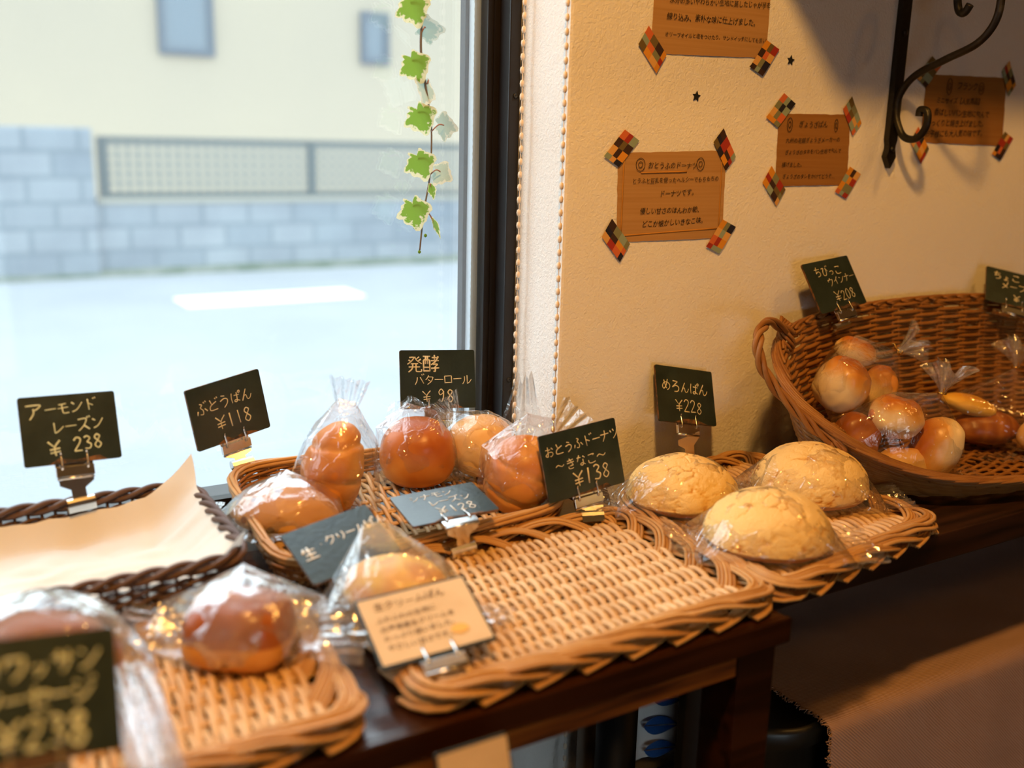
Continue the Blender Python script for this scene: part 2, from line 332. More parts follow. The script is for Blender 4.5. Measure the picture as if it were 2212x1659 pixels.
sf = tag(sh.build('display_shelf', M['shelfwood'], smooth=False, at=(1.2, 0.93, -0.033)), 'long dark wooden shelf along the plaster wall under the big oval basket', 'shelf')
for x in (1.55, 2.3): MB().box((x, 0.905, F), (x + .04, 0.928, -0.0335)).build('shelf_support', M['shelfwood'], sf, smooth=False)
# ------------------------------------------------------------------ brush lettering: each character as pen strokes on a 10 x 10 square
G = {
'ア': [[(1,9),(9,9),(8,7.3),(6,6)],[(5.2,7),(5,4),(2.5,.5)]], 'ー': [[(1,5.2),(9,5.2)]],
'モ': [[(2,8.5),(8,8.5)],[(1,5.5),(9,5.5)],[(4.5,8.5),(4.4,2.2),(5.5,1),(9,1)]], 'ン': [[(1.5,8),(3.5,6.5)],[(1.5,1),(5,2.5),(9,7.5)]],
'ト': [[(3.5,9.5),(3.5,.5)],[(3.5,6),(7,4)]], 'レ': [[(2.5,9),(2.5,1)],[(2.5,1),(5.5,2.5),(9,5.5)]],
'ス': [[(1.5,8.5),(7,8.5),(5,4),(1,.5)],[(5,4),(8.5,.8)]], 'ハ': [[(3.5,7.5),(2.8,4),(1,1)],[(6,7.5),(7.5,4.5),(9,1.5)]],
'タ': [[(4,9.5),(2.5,6.5),(1,5)],[(3.6,8),(8.5,8)],[(8.5,8),(7,4),(3,.5)],[(3.5,5.3),(6.5,3.6)]], 'ロ': [[(1.8,8),(1.8,1.5)],[(1.8,8),(8.2,8)],[(8.2,8),(8,1.5)],[(1.8,2),(8.1,2)]],
'ル': [[(3,8),(2.8,4),(1,1)],[(5.5,9),(5.5,1.2)],[(5.5,1.2),(7.5,2.5),(9.5,5)]], 'ナ': [[(1,6.3),(9,6.3)],[(5.3,9.5),(5,5),(2.5,.5)]],
'ツ': [[(1.5,8),(2.5,6)],[(4.3,8.6),(5.2,6.6)],[(8.8,8.5),(7,4),(3.5,.8)]], 'ウ': [[(5,9.7),(5,8)],[(1.8,7.8),(1.8,5.5)],[(1.8,7.8),(8.5,7.8)],[(8.5,7.8),(7.5,4),(4,.6)]],
'イ': [[(8,9.5),(5,6.5),(1.5,4.5)],[(5.3,6.5),(5.3,.5)]], 'シ': [[(2,9),(4,7.8)],[(1.3,6),(3.3,4.9)],[(2,1),(5.5,2.8),(9,7)]],
'メ': [[(8,9.5),(6,5),(1.5,.8)],[(2.5,6.8),(7.5,2.2)]], 'フ': [[(1.5,8.5),(8.5,8.5)],[(8.5,8.5),(7.3,4.2),(3,.6)]],
'ク': [[(4,9.5),(2.8,6.8),(1,5)],[(3.6,8),(8.5,8)],[(8.5,8),(7,4),(3,.5)]], 'リ': [[(2.5,8.5),(2.5,3.8)],[(7.3,9),(7.3,4.5),(4.5,.5)]],
'ム': [[(5,9),(3,3),(1.5,1.8)],[(1.5,1.8),(8,2.3)],[(6.5,4.5),(9,.8)]], 'ワ': [[(1.8,8.5),(1.8,5.5)],[(1.8,8.5),(8.5,8.5)],[(8.5,8.5),(7.5,4),(4,.6)]],
'サ': [[(1,6.5),(9,6.5)],[(3.3,9),(3.3,4)],[(6.8,9.3),(6.8,4.5),(4.5,.6)]], 'ソ': [[(1.8,8.5),(3.3,6)],[(8.5,8.8),(7,4.5),(3.5,.8)]],
'セ': [[(1,5.5),(8.8,6.8),(7,4.2)],[(4,9),(4,2),(5,1),(8.8,1)]], 'ラ': [[(2.2,9),(7.8,9)],[(1.5,6.3),(8.3,6.3)],[(8.3,6.3),(7,3),(3.5,.6)]],
'ふ': [[(4.3,9.3),(6,8.2),(4.5,6.5),(6,4),(5.3,1.3),(3.2,1.8)],[(2,4.5),(1,1.8)],[(7.5,5),(9.3,2.5)]],
'と': [[(3.2,9.3),(4.2,5.6)],[(8.2,7),(3.5,5),(2.2,3),(3,1.2),(8.5,1)]], 'う': [[(3.5,9.5),(6.3,8.6)],[(2,5.8),(5.5,6.9),(7.8,5.6),(7,2.8),(4,.4)]],
'は': [[(2,9),(1.5,5),(2,.8)],[(4,6.8),(9,6.8)],[(6.7,9),(6.7,2.5),(5.5,1.1),(4.2,1.9),(5.5,3),(9.2,1.4)]],
'ん': [[(5.2,9.3),(2.8,4.5),(1.2,.8),(3,4),(4.6,4.6),(5.3,2),(6.3,.9),(8,1.8),(9.3,4.5)]],
'お': [[(1.3,7),(6.3,7)],[(3.8,9.5),(3.8,2),(2.6,1),(1.5,2.2),(4,4.3),(7.5,4.5),(8.7,2.6),(7,.8),(5.5,1)],[(7.3,8.3),(9,6.8)]],
'き': [[(2,7.8),(8,8.4)],[(1.5,5.8),(8.6,6.4)],[(4.2,9.7),(7.5,3.6)],[(7.5,3.6),(4,3.2)],[(2.8,3),(3,1.2),(5,.7),(7.5,1)]],
'な': [[(1.3,7.5),(5,7.5)],[(3.6,9.5),(1.5,4.3)],[(7,8.3),(9,6.8)],[(7,5.8),(7,2),(5.8,.8),(4.3,1.8),(6,2.8),(9,1.2)]],
'こ': [[(2.5,8),(7.8,8),(6.8,7)],[(2.2,4),(2.5,1.8),(5,1),(8.5,1.5)]], '〜': [[(1,4.6),(3,6),(5,5.2),(7,4.4),(9,5.8)]],
'め': [[(3,8.5),(4.3,4),(5.5,1.8)],[(6.8,9.3),(5.2,4.5),(2.8,1.5),(1.3,3.2),(3,6.2),(6.5,6.8),(8.8,4.8),(8,2),(6,.6)]],
'ろ': [[(2.3,8.8),(7,8.8)],[(7,8.8),(2,3.8)],[(2,3.8),(5.5,5.6),(8.3,4.3),(7.5,1.4),(4,.6)]], 'ち': [[(1.8,7.4),(8.3,7.4)],[(4.8,9.6),(3,3.8)],[(3,3.8),(6,5.3),(8.2,3.8),(7.3,1.4),(4,.6)]],
'ひ': [[(1.2,7.8),(4,8),(2.2,4),(3,1),(5.8,1.3),(7,5),(6.8,8.2)],[(6.8,8.2),(7.5,6.5),(9,4.8)]], 'つ': [[(1.5,6),(5.5,7),(8.3,5),(7,2),(4,1)]],
'よ': [[(5.2,6.5),(8.5,6.8)],[(5,9.5),(5,2.3),(3.5,1),(2,2),(4,3),(8.5,1)]],
'発': [[(2,9),(4.8,9),(3.2,6.8),(.8,5)],[(1.5,7.6),(3,6.6)],[(5.3,9.5),(6.5,7.3),(9.5,5.2)],[(8,9.4),(6.2,8)],[(9,8),(7,6.6)],[(2.8,5.3),(7.3,5.3)],[(1.5,3.4),(8.5,3.4)],[(4,5.3),(3.6,2.4),(1.3,.3)],[(6,5.3),(6,1.2),(7,.6),(9.2,.7),(9.2,2)]],
'酵': [[(.5,9),(4.6,9)],[(.8,7),(.8,.8)],[(.8,7),(4.3,7)],[(4.3,7),(4.3,.8)],[(2,9),(1.9,4.8)],[(3.1,9),(3.1,4.8)],[(.8,3),(4.3,3)],[(.8,1),(4.3,1)],[(5.5,8.3),(8.8,8.3)],[(7,9.8),(7,6.6)],[(5,6.6),(9.5,6.6)],[(9.2,9),(7.5,6.2),(5,4.3)],[(6,4.6),(8.6,4.6),(7.3,3.3)],[(7.3,3.3),(7.3,.8),(6.3,.9)],[(5,2.4),(9.6,2.6)]],
'生': [[(2.8,9),(1.2,5.8)],[(2.3,7),(8.5,7)],[(5,9.6),(5,.9)],[(2.3,4),(8,4)],[(1,.9),(9,.9)]], '・': [[(4.6,5),(5.4,5)]],
'¥': [[(1.5,9.5),(5,5.5)],[(8.5,9.5),(5,5.5),(5,.3)],[(2,4.3),(8,4.7)],[(2,2.3),(8,2.7)]],
'1': [[(5,9.5),(5,.5)]], '2': [[(2,7.5),(4,9.3),(7,8.8),(7,6.3),(2,.8)],[(2,.8),(8.5,.9)]], '3': [[(2.3,8.5),(5,9.3),(7.3,7.6),(4.3,5.3)],[(4.3,5.3),(7.8,3.4),(6,.8),(2,1.2)]],
'8': [[(7.5,8),(5,9.4),(2.8,7.6),(5,5.3),(7.6,2.8),(5,.5),(2.3,2.5),(5,5.3),(7.5,8)]], '9': [[(7.3,7.5),(5,9.3),(2.6,7.3),(4,5.3),(7.2,7)],[(7.3,7.8),(6.8,3.5),(5,.4)]],
'0': [[(5,9.5),(2.5,7),(2.6,2.5),(5,.5),(7.5,2.8),(7.3,7),(5,9.5)]], ' ': [],
}
DAK = [[(7.6,10.0),(8.2,8.8)],[(9.1,10.4),(9.7,9.2)]]
MARU = [[(9 + .9 * math.cos(a * PI / 4), 9.3 + .9 * math.sin(a * PI / 4)) for a in range(9)]]
for a, b in zip('ドズバブジぶどび', 'トスハフシふとひ'): G[a] = G[b] + DAK
G['ぱ'] = G['は'] + MARU; G['プ'] = G['フ'] + MARU
for a, b in zip('ッっょ', 'ツつよ'): G[a] = [[(x * .65 + 1.5, y * .62) for x, y in s] for s in G[b]]
def letters(rows, width, pen=0.55, seed=1):
    """rows: (text, x0, y0, size, slope) in card widths; returns flat strokes lying in the xy plane"""
    r = random.Random(seed); mb = MB()
    for (txt, x0, y0, size, slope) in rows:
        x = x0
        for ch in txt:
            adv = 0.62 if ch in '0123456789 ' else (0.8 if ch in '¥ー・っッょ' else 0.98)
            k = size / 10 * r.uniform(.93, 1.07); wx = 0.72 if ch in '0123456789' else 1.0; rot = r.uniform(-.06, .06) + slope; dy = r.uniform(-.012, .012) * size * 4
            for st in G.get(ch, []):
                pts = []
                for (px, py) in st:
                    lx, ly = (px - 5) * k * wx, (py - 5) * k
                    pts.append((x + size * adv / 2 + lx * math.cos(rot) - ly * math.sin(rot), y0 + (x - x0) * math.tan(slope) + dy + lx * math.sin(rot) + ly * math.cos(rot), 0))
                path = catmull(pts, 5) if len(pts) > 2 else catmull(pts, 2)
                path = [Vector((p.x * width, p.y * width, 0)) for p in path]
                R = pen * k * width * r.uniform(.85, 1.15); n = len(path)
                mb.tube(path, [R * (1 - .25 * i / n) for i in range(n)], 6, flat=(0, 0, 1))
            x += size * adv
    return mb

def text_mesh(name, lines, mat, parent, matrix, thin=0.004):
    """rows of small handwriting: lines = (text, x0, y0, size); placed in the parent's plane by matrix"""
    vs, fs = [], []; rr = random.Random(len(lines) + len(lines[0][0]))
    for (t, x0, y0, size) in lines:
        cu = bpy.data.curves.new('t', 'FONT'); cu.body = t; cu.size = size; cu.offset = thin * size; cu.resolution_u = 2; cu.shear = 0.12; cu.space_character = 0.95; cu.fill_mode = 'FRONT'
        ob = bpy.data.objects.new('t', cu); COL.objects.link(ob)
        dg = bpy.context.evaluated_depsgraph_get(); me = bpy.data.meshes.new_from_object(ob.evaluated_get(dg))
        o = len(vs); sl = rr.uniform(-.01, .025)
        for v in me.vertices:
            p = v.co; vs.append(matrix @ Vector((x0 + p.x, y0 + p.y + sl * p.x + math.sin(p.x * 170 + rr.random() * .2) * size * .05, 0)))
        fs += [tuple(i + o for i in q.vertices) for q in me.polygons]
        bpy.data.objects.remove(ob); bpy.data.curves.remove(cu); bpy.data.meshes.remove(me)
    m = MB(); m.add(vs, fs); return m.build(name, mat, parent, smooth=False, local=True)
# ------------------------------------------------------------------ chalk price cards on clips
M['board'] = pmat('black_green_chalkboard', (0.012, 0.022, 0.019), (0.022, 0.036, 0.031), 40, 0.30, bump=0.12, bscale=220, spec=0.7)
M['board_edge'] = pmat('worn_brown_board_edge', (0.20, 0.085, 0.025), (0.03, 0.02, 0.012), 130, 0.7, contrast=(.4, .6))
M['chalk'] = pmat('cream_chalk_marker', (0.72, 0.66, 0.47), (0.55, 0.51, 0.36), 160, 0.8)
M['chalkgreen'] = pmat('greenish_chalk_marker', (0.66, 0.70, 0.46), (0.54, 0.58, 0.36), 160, 0.8)
M['chalkwhite'] = pmat('white_chalk_marker', (0.82, 0.82, 0.76), (0.66, 0.66, 0.6), 160, 0.8)
M['kraft'] = pmat('kraft_paper', (0.48, 0.265, 0.095), (0.41, 0.215, 0.07), 5, 0.85, stretch=(1, 1, 60), contrast=(.3, .7))
M['kraftdark'] = pmat('darker_kraft_paper', (0.33, 0.15, 0.032), (0.28, 0.12, 0.024), 5, 0.85, stretch=(1, 1, 40), contrast=(.3, .7))
M['cardpaper'] = pmat('pale_kraft_card_paper', (0.66, 0.48, 0.28), (0.60, 0.43, 0.24), 30, 0.8)
M['ink'] = pmat('dark_brown_ink', (0.035, 0.02, 0.012), rough=0.8)

ASP = 0.76
def rounded(wd, h, r, n=4):
    pts = []
    for (cx, cy, a0) in ((wd / 2 - r, h - r, 0), (-wd / 2 + r, h - r, 90), (-wd / 2 + r, r, 180), (wd / 2 - r, r, 270)):
        for k in range(n + 1):
            a = math.radians(a0 + 90 * k / n); pts.append((cx + r * math.cos(a), cy + r * math.sin(a)))
    return pts
def price_card(label, o, eul, wd, clamp, rows, ink='chalk', pen=0.55, paper=False, seed=1, group='price cards clipped to the trays and baskets', name='price_card', hscale=1.0):
    Mw = Matrix.Translation(o) @ Euler(eul).to_matrix().to_4x4()
    root = thing(name, label, 'price card', clamp, group=group)
    h = ASP * wd * hscale
    b = MB(); poly = rounded(wd, h, 0.0022)
    b.prism(poly, lambda x, y: (x, y, -0.0026), lambda x, y: (x, y, 0.0))
    b.v = [tuple(Mw @ Vector(p)) for p in b.v]
    for i in range(len(b.m)): b.m[i] = 1 if i >= 2 else 0
    bo = b.build('board', [M['board'], M['board_edge'] if not paper else M['board']], root, smooth=False)
    # worn patch along the clip
    if not paper:
        rr = random.Random(seed); pp = [(-.022, 0.0002)] + [(-.022 + .011 * i + rr.uniform(-.003, .003), rr.uniform(.0015, .006)) for i in range(1, 5)] + [(.03, 0.0002)]
        q = MB(); q.prism(pp, lambda x, y: (x, y, -0.0001), lambda x, y: (x, y, 0.00012)); q.xf(Mw).build('worn_patch', M['board_edge'], bo, smooth=False)
    else:
        q = MB(); q.prism(rounded(wd * .955, h * .93, 0.001), lambda x, y: (x, y + h * .035, -0.0001), lambda x, y: (x, y + h * .035, 0.0004)); q.xf(Mw).build('kraft_paper', M['cardpaper'], bo, smooth=False)
    if rows:
        t = letters(rows, wd, pen, seed); t.xf(Mw @ Matrix.Translation((0, 0, 0.0006 if paper else 0.0003)) @ Matrix.Diagonal((1, 1, 0.35, 1)))
        t.build('lettering', M[ink], bo)
    # clip: plate with two prongs, knuckle hinge, neck and jaw
    pl = MB(); pl.box((-.017, -.012, -.0036), (.017, .004, -.0028), bev=.0002); pl.box((-.017, -.0125, -.0036), (.017, -.0030, .0006), bev=.0003)
    cp = pl.xf(Mw).build('clip_plate', M['steel'], root, smooth=False)
    for s in (-.0115, .0115):
        k = MB(); k.tube(catmull([(s, -.004, -.003), (s, -.006, .0005), (s, -.003, .0022), (s, .004, .0016), (s, .0085, .0010), (s, .0105, .0022)], 4), .0011, 6, flat=(0, 0, 1)); k.xf(Mw @ Matrix.Scale(1, 4)).build('prong', M['steel'], cp)
    hp = Mw @ Vector((0, -.014, -.0015)); xa = Mw.to_3x3() @ Vector((1, 0, 0)); c = Vector(clamp); d = c - hp
    hg = MB(); hg.tube([hp - xa * .0165, hp + xa * .0165], .0016, 8); hg.build('hinge', M['steel'], root)
    xd = (xa - d.normalized() * xa.dot(d.normalized())).normalized(); nz = xd.cross(d.normalized())
    nk = MB(); T = Matrix(((xd.x, d.x, nz.x, hp.x), (xd.y, d.y, nz.y, hp.y), (xd.z, d.z, nz.z, hp.z), (0, 0, 0, 1)))
    out = [(-.0155, .02), (-.0155, .22), (-.0065, .45), (-.0065, 1), (.0065, 1), (.0065, .45), (.0155, .22), (.0155, .02)]
    nk.prism(out, lambda x, y: (x, y, -.0004), lambda x, y: (x, y, .0004)); nk.xf(T).build('clip_neck', M['steel'], root, smooth=False)
    jw = MB()
    for s in (-1, 1):
        jw.prism([(-.0125, -.2), (.0125, -.2), (.0125, .12), (-.0125, .12)], lambda x, y: (x, y * .012, s * .004), lambda x, y: (x, y * .012, s * .0046))
        jw.prism([(-.0125, .12), (.0125, .12), (.0125, 1), (-.0125, 1)], lambda x, y: (x, .0014 - (y - .12) * .011, s * (.004 - .002 * y)), lambda x, y: (x, .0014 - (y - .12) * .011, s * (.0046 - .002 * y)))
    jw.tube([(-.0125, .001, 0), (.0125, .001, 0)], .0042, 8)
    dn = d.normalized(); T2 = Matrix(((xd.x, -dn.x, nz.x, c.x), (xd.y, -dn.y, nz.y, c.y), (xd.z, -dn.z, nz.z, c.z), (0, 0, 0, 1)))
    jw.xf(T2).build('clip_jaw', M['steel'], root, smooth=False)
    return root
price_card('dark chalk card アーモンドレーズン ¥238 clipped to the dark brown basket', (0.1295, 0.9983, 0.0915), (1.181, 0.038, 0.058), 0.0865, (0.131, 0.987, 0.055),
    [('ア', -.45, .585, .19, -.02), ('ーモンド', -.24, .60, .145, .06), ('レーズン', -.20, .40, .150, .05), ('¥', -.25, .18, .17, .05), ('238', 0.0, .20, .17, .05)], 'chalkgreen', .62, seed=1)
price_card('tilted dark chalk card ぶどうぱん ¥118 beside the grape bread', (0.2959, 1.0435, 0.0799), (1.466, -0.131, 0.243), 0.0875, (0.300, 1.036, 0.055),
    [('ぶどうぱん', -.42, .49, .155, .03), ('¥118', -.21, .25, .185, .02)], 'chalk', .5, seed=2)
price_card('upright dark chalk card 発酵バターロール ¥98 in front of the window frame', (0.5171, 0.9992, 0.0985), (1.291, 0.036, -0.226), 0.088, (0.522, 1.004, 0.056),
    [('発酵', -.42, .58, .225, .0), ('バターロール', -.32, .375, .140, .0), ('¥', -.22, .155, .16, 0), ('98', -.02, .165, .19, 0)], 'chalk', .5, seed=3)
price_card('dark chalk card おとうふドーナツきなこ ¥138 beside the rightmost wrapped roll', (0.5982, 0.8163, 0.0417), (1.366, -0.117, -0.063), 0.0928, (0.598, 0.808, 0.020),
    [('おとうふドーナツ', -.46, .565, .128, .03), ('〜きなこ〜', -.36, .375, .138, .02), ('¥138', -.16, .195, .185, .02)], 'chalk', .55, seed=4)
price_card('dark chalk card めろんぱん ¥228 standing behind the melon buns', (0.7977, 0.8915, 0.0728), (1.118, 0.196, -0.028), 0.0904, (0.805, 0.892, 0.024),
    [('めろんぱん', -.42, .50, .165, -.03), ('¥228', -.21, .24, .18, -.04)], 'chalk', .5, seed=5)
price_card('dark chalk card ちびっこウインナー ¥208 on the rim of the big oval basket', (1.0313, 0.8740, 0.2001), (1.038, -0.091, 0.064), 0.0889, (1.035, 0.880, 0.176),
    [('ちびっこ', -.33, .60, .155, -.04), ('ウインナー', -.13, .42, .125, .05), ('¥208', -.10, .19, .165, .03)], 'chalk', .42, seed=6)
price_card('dark chalk card ちょこメープル cut off by the right edge of the photo', (1.3713, 0.8609, 0.1823), (0.808, 0.210, -0.676), 0.082, (1.372, 0.880, 0.17),
    [('ちょこ', -.40, .61, .185, .02), ('メープル', -.24, .42, .165, 0), ('¥', -.02, .18, .16, 0)], 'chalk', .6, seed=7)
price_card('blue-green glinting chalk card シナモンレーズン ¥128 lying tilted back', (0.4318, 0.7956, 0.0511), (0.088, -0.060, -0.101), 0.0881, (0.436, 0.790, 0.020),
    [('シナモン', -.33, .60, .135, .02), ('レーズン', -.17, .43, .140, .02), ('¥128', -.14, .22, .17, .0)], 'chalkwhite', .5, seed=8)
price_card('dark green chalk card 生クリームぱん behind the wrapped cream bun', (0.3116, 0.7464, 0.0450), (0.400, -0.144, 0.088), 0.0835, (0.327, 0.752, 0.018),
    [('生', -.44, .40, .19, .03), ('・クリームぱん', -.24, .46, .128, .05)], 'chalkwhite', .62, seed=9)
kc = price_card('kraft paper card with a dark border leaning over the front of the empty tray', (0.3174, 0.6069, 0.0291), (0.376, -0.075, -0.106), 0.0914, (0.316, 0.603, 0.014), [], paper=True, seed=10, group='kraft paper cards')
Mk = Matrix.Translation(Vector((0.3174, 0.6069, 0.0291)) - kc.location) @ Euler((0.376, -0.075, -0.106)).to_matrix().to_4x4() @ Matrix.Translation((0, 0, .0007))
text_mesh('handwriting', [('生クリームぱん', -.034, .0535, .0085), ('ふわふわの生地に', -.036, .041, .0062), ('北海道産生クリームを', -.036, .032, .0062), ('たっぷり使いました。', -.036, .023, .0062), ('やさしい甘さです。', -.036, .014, .0062)], M['ink'], kc, Mk)
bl = MB(); bl.prism([(.0045 * math.cos(a * PI / 8) * 1.6, .0045 * math.sin(a * PI / 8)) for a in range(16)], lambda x, y: (x + .022, y + .018, .0002), lambda x, y: (x + .022, y + .018, .0004)); bl.xf(Mk)
bl.build('yellow_spot', pmat('orange_yellow_crayon', (0.75, 0.42, 0.10), rough=.8), kc, smooth=False, local=True)
price_card('large blurred dark chalk card ending ¥238 in the lower left corner', (0.0358, 0.5006, 0.0924), (1.0, 0.12, 0.03), 0.0835, (0.037, 0.496, 0.052),
    [('クロワッサン', -.47, .57, .155, .02), ('〜ソーセージ', -.44, .375, .145, .03), ('¥238', -.22, .17, .20, .0)], 'chalkgreen', .75, seed=11)
kb = price_card('top of a small kraft card at the bottom edge below the table front', (0.299, 0.513, -0.033), (1.25, 0.0, 0.0), 0.055, (0.299, 0.510, -0.092), [], paper=True, seed=12, group='kraft paper cards')
st = tag(MB().box((0.12, 0.42, F), (0.40, 0.552, -0.092), bev=.003).build('low_bench', M['darkwood'], smooth=False, at=(0.26, 0.5, F)), 'dark low bench in front of the display table carrying the small kraft card', 'bench')

tag(MB().box((-.22, .38, F), (.105, .515, 0.046), bev=.003).build('stool', M['darkwood'], smooth=False, at=(-.05, .45, F)), 'tall dark stool in front of the table under the lower left chalk card', 'stool')
# ------------------------------------------------------------------ kraft notes taped to the plaster wall
PAL = [srgb('3a2520'), srgb('1f1c2c'), srgb('a03022'), srgb('cf6a3a'), srgb('d9a55c'), srgb('7d7f5c'), srgb('6b5a33'), srgb('d8912a'), srgb('8fa08a')]
TM = [pmat('tape_print_' + n, c, rough=.6) for n, c in zip(('brown', 'navy', 'red', 'coral', 'sand', 'sage', 'olive', 'amber', 'mint'), PAL)]
def tape(parent, x, z, ang, wd, ln, seed):
    r = random.Random(seed); mb = MB(); nu, nv = 3, 4
    ca, sa = math.cos(ang), math.sin(ang); us = [0, .34, .62, 1.0]; vs_ = [0, .16, .45, .72, 1.0]
    skew = 0.25
    last = None
    def P(u, v):
        a, b = (u - .5) * wd, (v - .5) * ln + skew * (u - .5) * wd
        return (x + a * ca - b * sa, YW - .0022 - .0004 * math.sin(v * 6), z + a * sa + b * ca)
    for i in range(nu):
        for j in range(nv):
            a, b, c, d = P(us[i], vs_[j]), P(us[i + 1], vs_[j]), P(us[i + 1], vs_[j + 1]), P(us[i], vs_[j + 1])
            k = r.randrange(9)
            while k == last: k = r.randrange(9)
            last = k; mb.add([a, b, c, d], [(0, 1, 2, 3)], k)
    return mb.build('tape_strip', TM, parent, smooth=False)
def note(label, corners, tapes, lines, mat, seed, deco=None, crayon=False):
    """corners TL TR BR BL as (x, z) on the wall"""
    TL, TR, BR, BL = [Vector((c[0], 0, c[1])) for c in corners]
    c0 = (TL + TR + BR + BL) / 4
    root = thing('kraft_note', label, 'handwritten note', (c0.x, YW, c0.z), group='handwritten kraft notes taped to the wall')
    def P(u, v):
        p = (BL.lerp(BR, u)).lerp(TL.lerp(TR, u), v)
        curl = .0007 * math.sin(u * PI) * (1 - v) ** 2 + .0002 * noise.noise((u * 3, v * 3, seed))
        e = .0012 * noise.noise((u * 9, v * 9, seed + 5))
        return Vector((p.x + e * (1 if u in (0, 1) else 0), YW - .0006 - max(0, curl), p.z + e * (1 if v in (0, 1) else 0)))
    sheet = MB().grid(P, 22, 16).build('paper_sheet', mat, root)
    ex = (TR - TL + BR - BL).normalized(); W_ = (TR - TL + BR - BL).length / 2; H_ = (TL - BL + TR - BR).length / 2
    ez = Vector((0, -1, 0)).cross(ex) * 1.0
    Mx = Matrix(((ex.x, ez.x, 0, c0.x), (0, 0, -1, YW - .0017), (ex.z, ez.z, 0, c0.z), (0, 0, 0, 1)))
    Ml = Matrix.Translation(-Vector(root.location)) @ Mx
    text_mesh('handwriting', [(t, (x - .5) * W_, (y - .5) * H_, s * W_) for (t, x, y, s) in lines], M['ink'], root, Ml)
    for (x, z), a, k in zip(tapes, (-.75, .6, .75, -.65), range(4)): tape(root, x, z, a, .0235 if k != 1 else .021, .040, seed * 10 + k)
    if deco:
        for (x, y, rx, ry) in deco:
            d = MB()
            for q in ((1, 1), (.45, .45)): d.tube([Mx @ Vector(((x - .5) * W_ + rx * W_ * q[0] * math.cos(a * PI / 10), (y - .5) * H_ + ry * W_ * q[1] * math.sin(a * PI / 10), 0)) for a in range(20)], .00035, 5, closed=True)
            d.build('drawn_bread', M['ink'], root)
    if crayon:
        d = MB()
        for (x0, y0, x1, y1) in ((.04, .06, .045, .93), (.96, .1, .955, .95), (.03, .08, .97, .11), (.2, .77, .62, .775)): 
            d.tube([Mx @ Vector(((x0 + (x1 - x0) * t / 6 - .5) * W_, (y0 + (y1 - y0) * t / 6 - .5) * H_, -.0004)) for t in range(7)], .0010, 5, flat=(0, -1, 0))
        d.build('crayon_border', pmat('amber_crayon', (0.50, 0.22, 0.03), rough=.8), root)
    return root
note('striped kraft note おとうふのドーナツ, lowest and nearest the window', [(.704, .387), (.865, .392), (.868, .288), (.708, .288)], [(.708, .392), (.861, .393), (.706, .290), (.865, .290)],
     [('おとうふのドーナツ', .255, .82, .052), ('とうふと豆乳を使ったヘルシーでもちもちの', .12, .655, .0415), ('ドーナツです。', .37, .50, .052), ('優しい甘さのほんわか糖、', .20, .315, .050), ('どこか懐かしいきなこ味。', .22, .165, .052)], M['kraft'], 3,
     [(.19, .86, .040, .045), (.745, .86, .036, .045)], True)
note('dark brown kraft note ぎょうざぱん in the middle of the wall', [(.946, .437), (1.074, .440), (1.080, .351), (.950, .350)], [(.948, .441), (1.076, .438), (.947, .350), (1.080, .354)],
     [('ぎょうざぱん', .26, .82, .068), ('九州の老舗ぎょうざメーカーの', .10, .60, .055), ('ぎょうざのタネをパン生地で包んで', .10, .44, .050), ('揚げました。', .07, .27, .052), ('ぎょうざのタレをかけてどうぞ…', .09, .11, .050)], M['kraftdark'], 5, [(.14, .85, .035, .065), (.78, .85, .025, .06)])
note('amber kraft note behind the black iron bracket scroll', [(1.215, .497), (1.390, .501), (1.401, .406), (1.217, .408)], [(1.217, .500), (1.394, .500), (1.215, .404), (1.400, .406)],
     [('フランク', .36, .80, .065), ('ミニサイズ【人気商品】', .13, .585, .052), ('香ばしいパン生地に包んで', .12, .42, .058), ('じっくりと焼き上げました。', .04, .26, .058), ('お子様にも大人気の味です。', .04, .10, .058)], M['kraftdark'], 8, [(.27, .83, .03, .06), (.66, .83, .032, .045)])
note('large kraft note at the top edge, text about olive oil and sandwiches', [(.743, .640), (.917, .645), (.9175, .500), (.743, .495)], [(.748, .641), (.914, .646), (.744, .499), (.914, .500)],
     [('水分の多いやわらかい生地に蒸したじゃが芋を', .12, .375, .043), ('練り込み、素朴な味に仕上げました。', .10, .255, .048), ('オリーブオイルと塩をつけたり、サンドイッチにしても良い!', .09, .13, .0335)], M['kraft'], 11)
for (x, z, lb) in ((.813, .452, 'small black star sticker on the wall, left one above the lowest note'), (.959, .500, 'small black star sticker on the wall, right one above the dark brown note')):
    s = MB(); pts = [((.0062 if k % 2 == 0 else .0031) * math.sin(k * PI / 5 + .12), (.0062 if k % 2 == 0 else .0031) * math.cos(k * PI / 5 + .12)) for k in range(10)]
    s.prism(pts, lambda a, b: (x + a, YW + .0004, z + b), lambda a, b: (x + a, YW - .0010, z + b))
    tag(s.build('star_sticker', M['rubber'], smooth=False, at=(x, YW, z)), lb, 'sticker', 'star stickers on the wall')

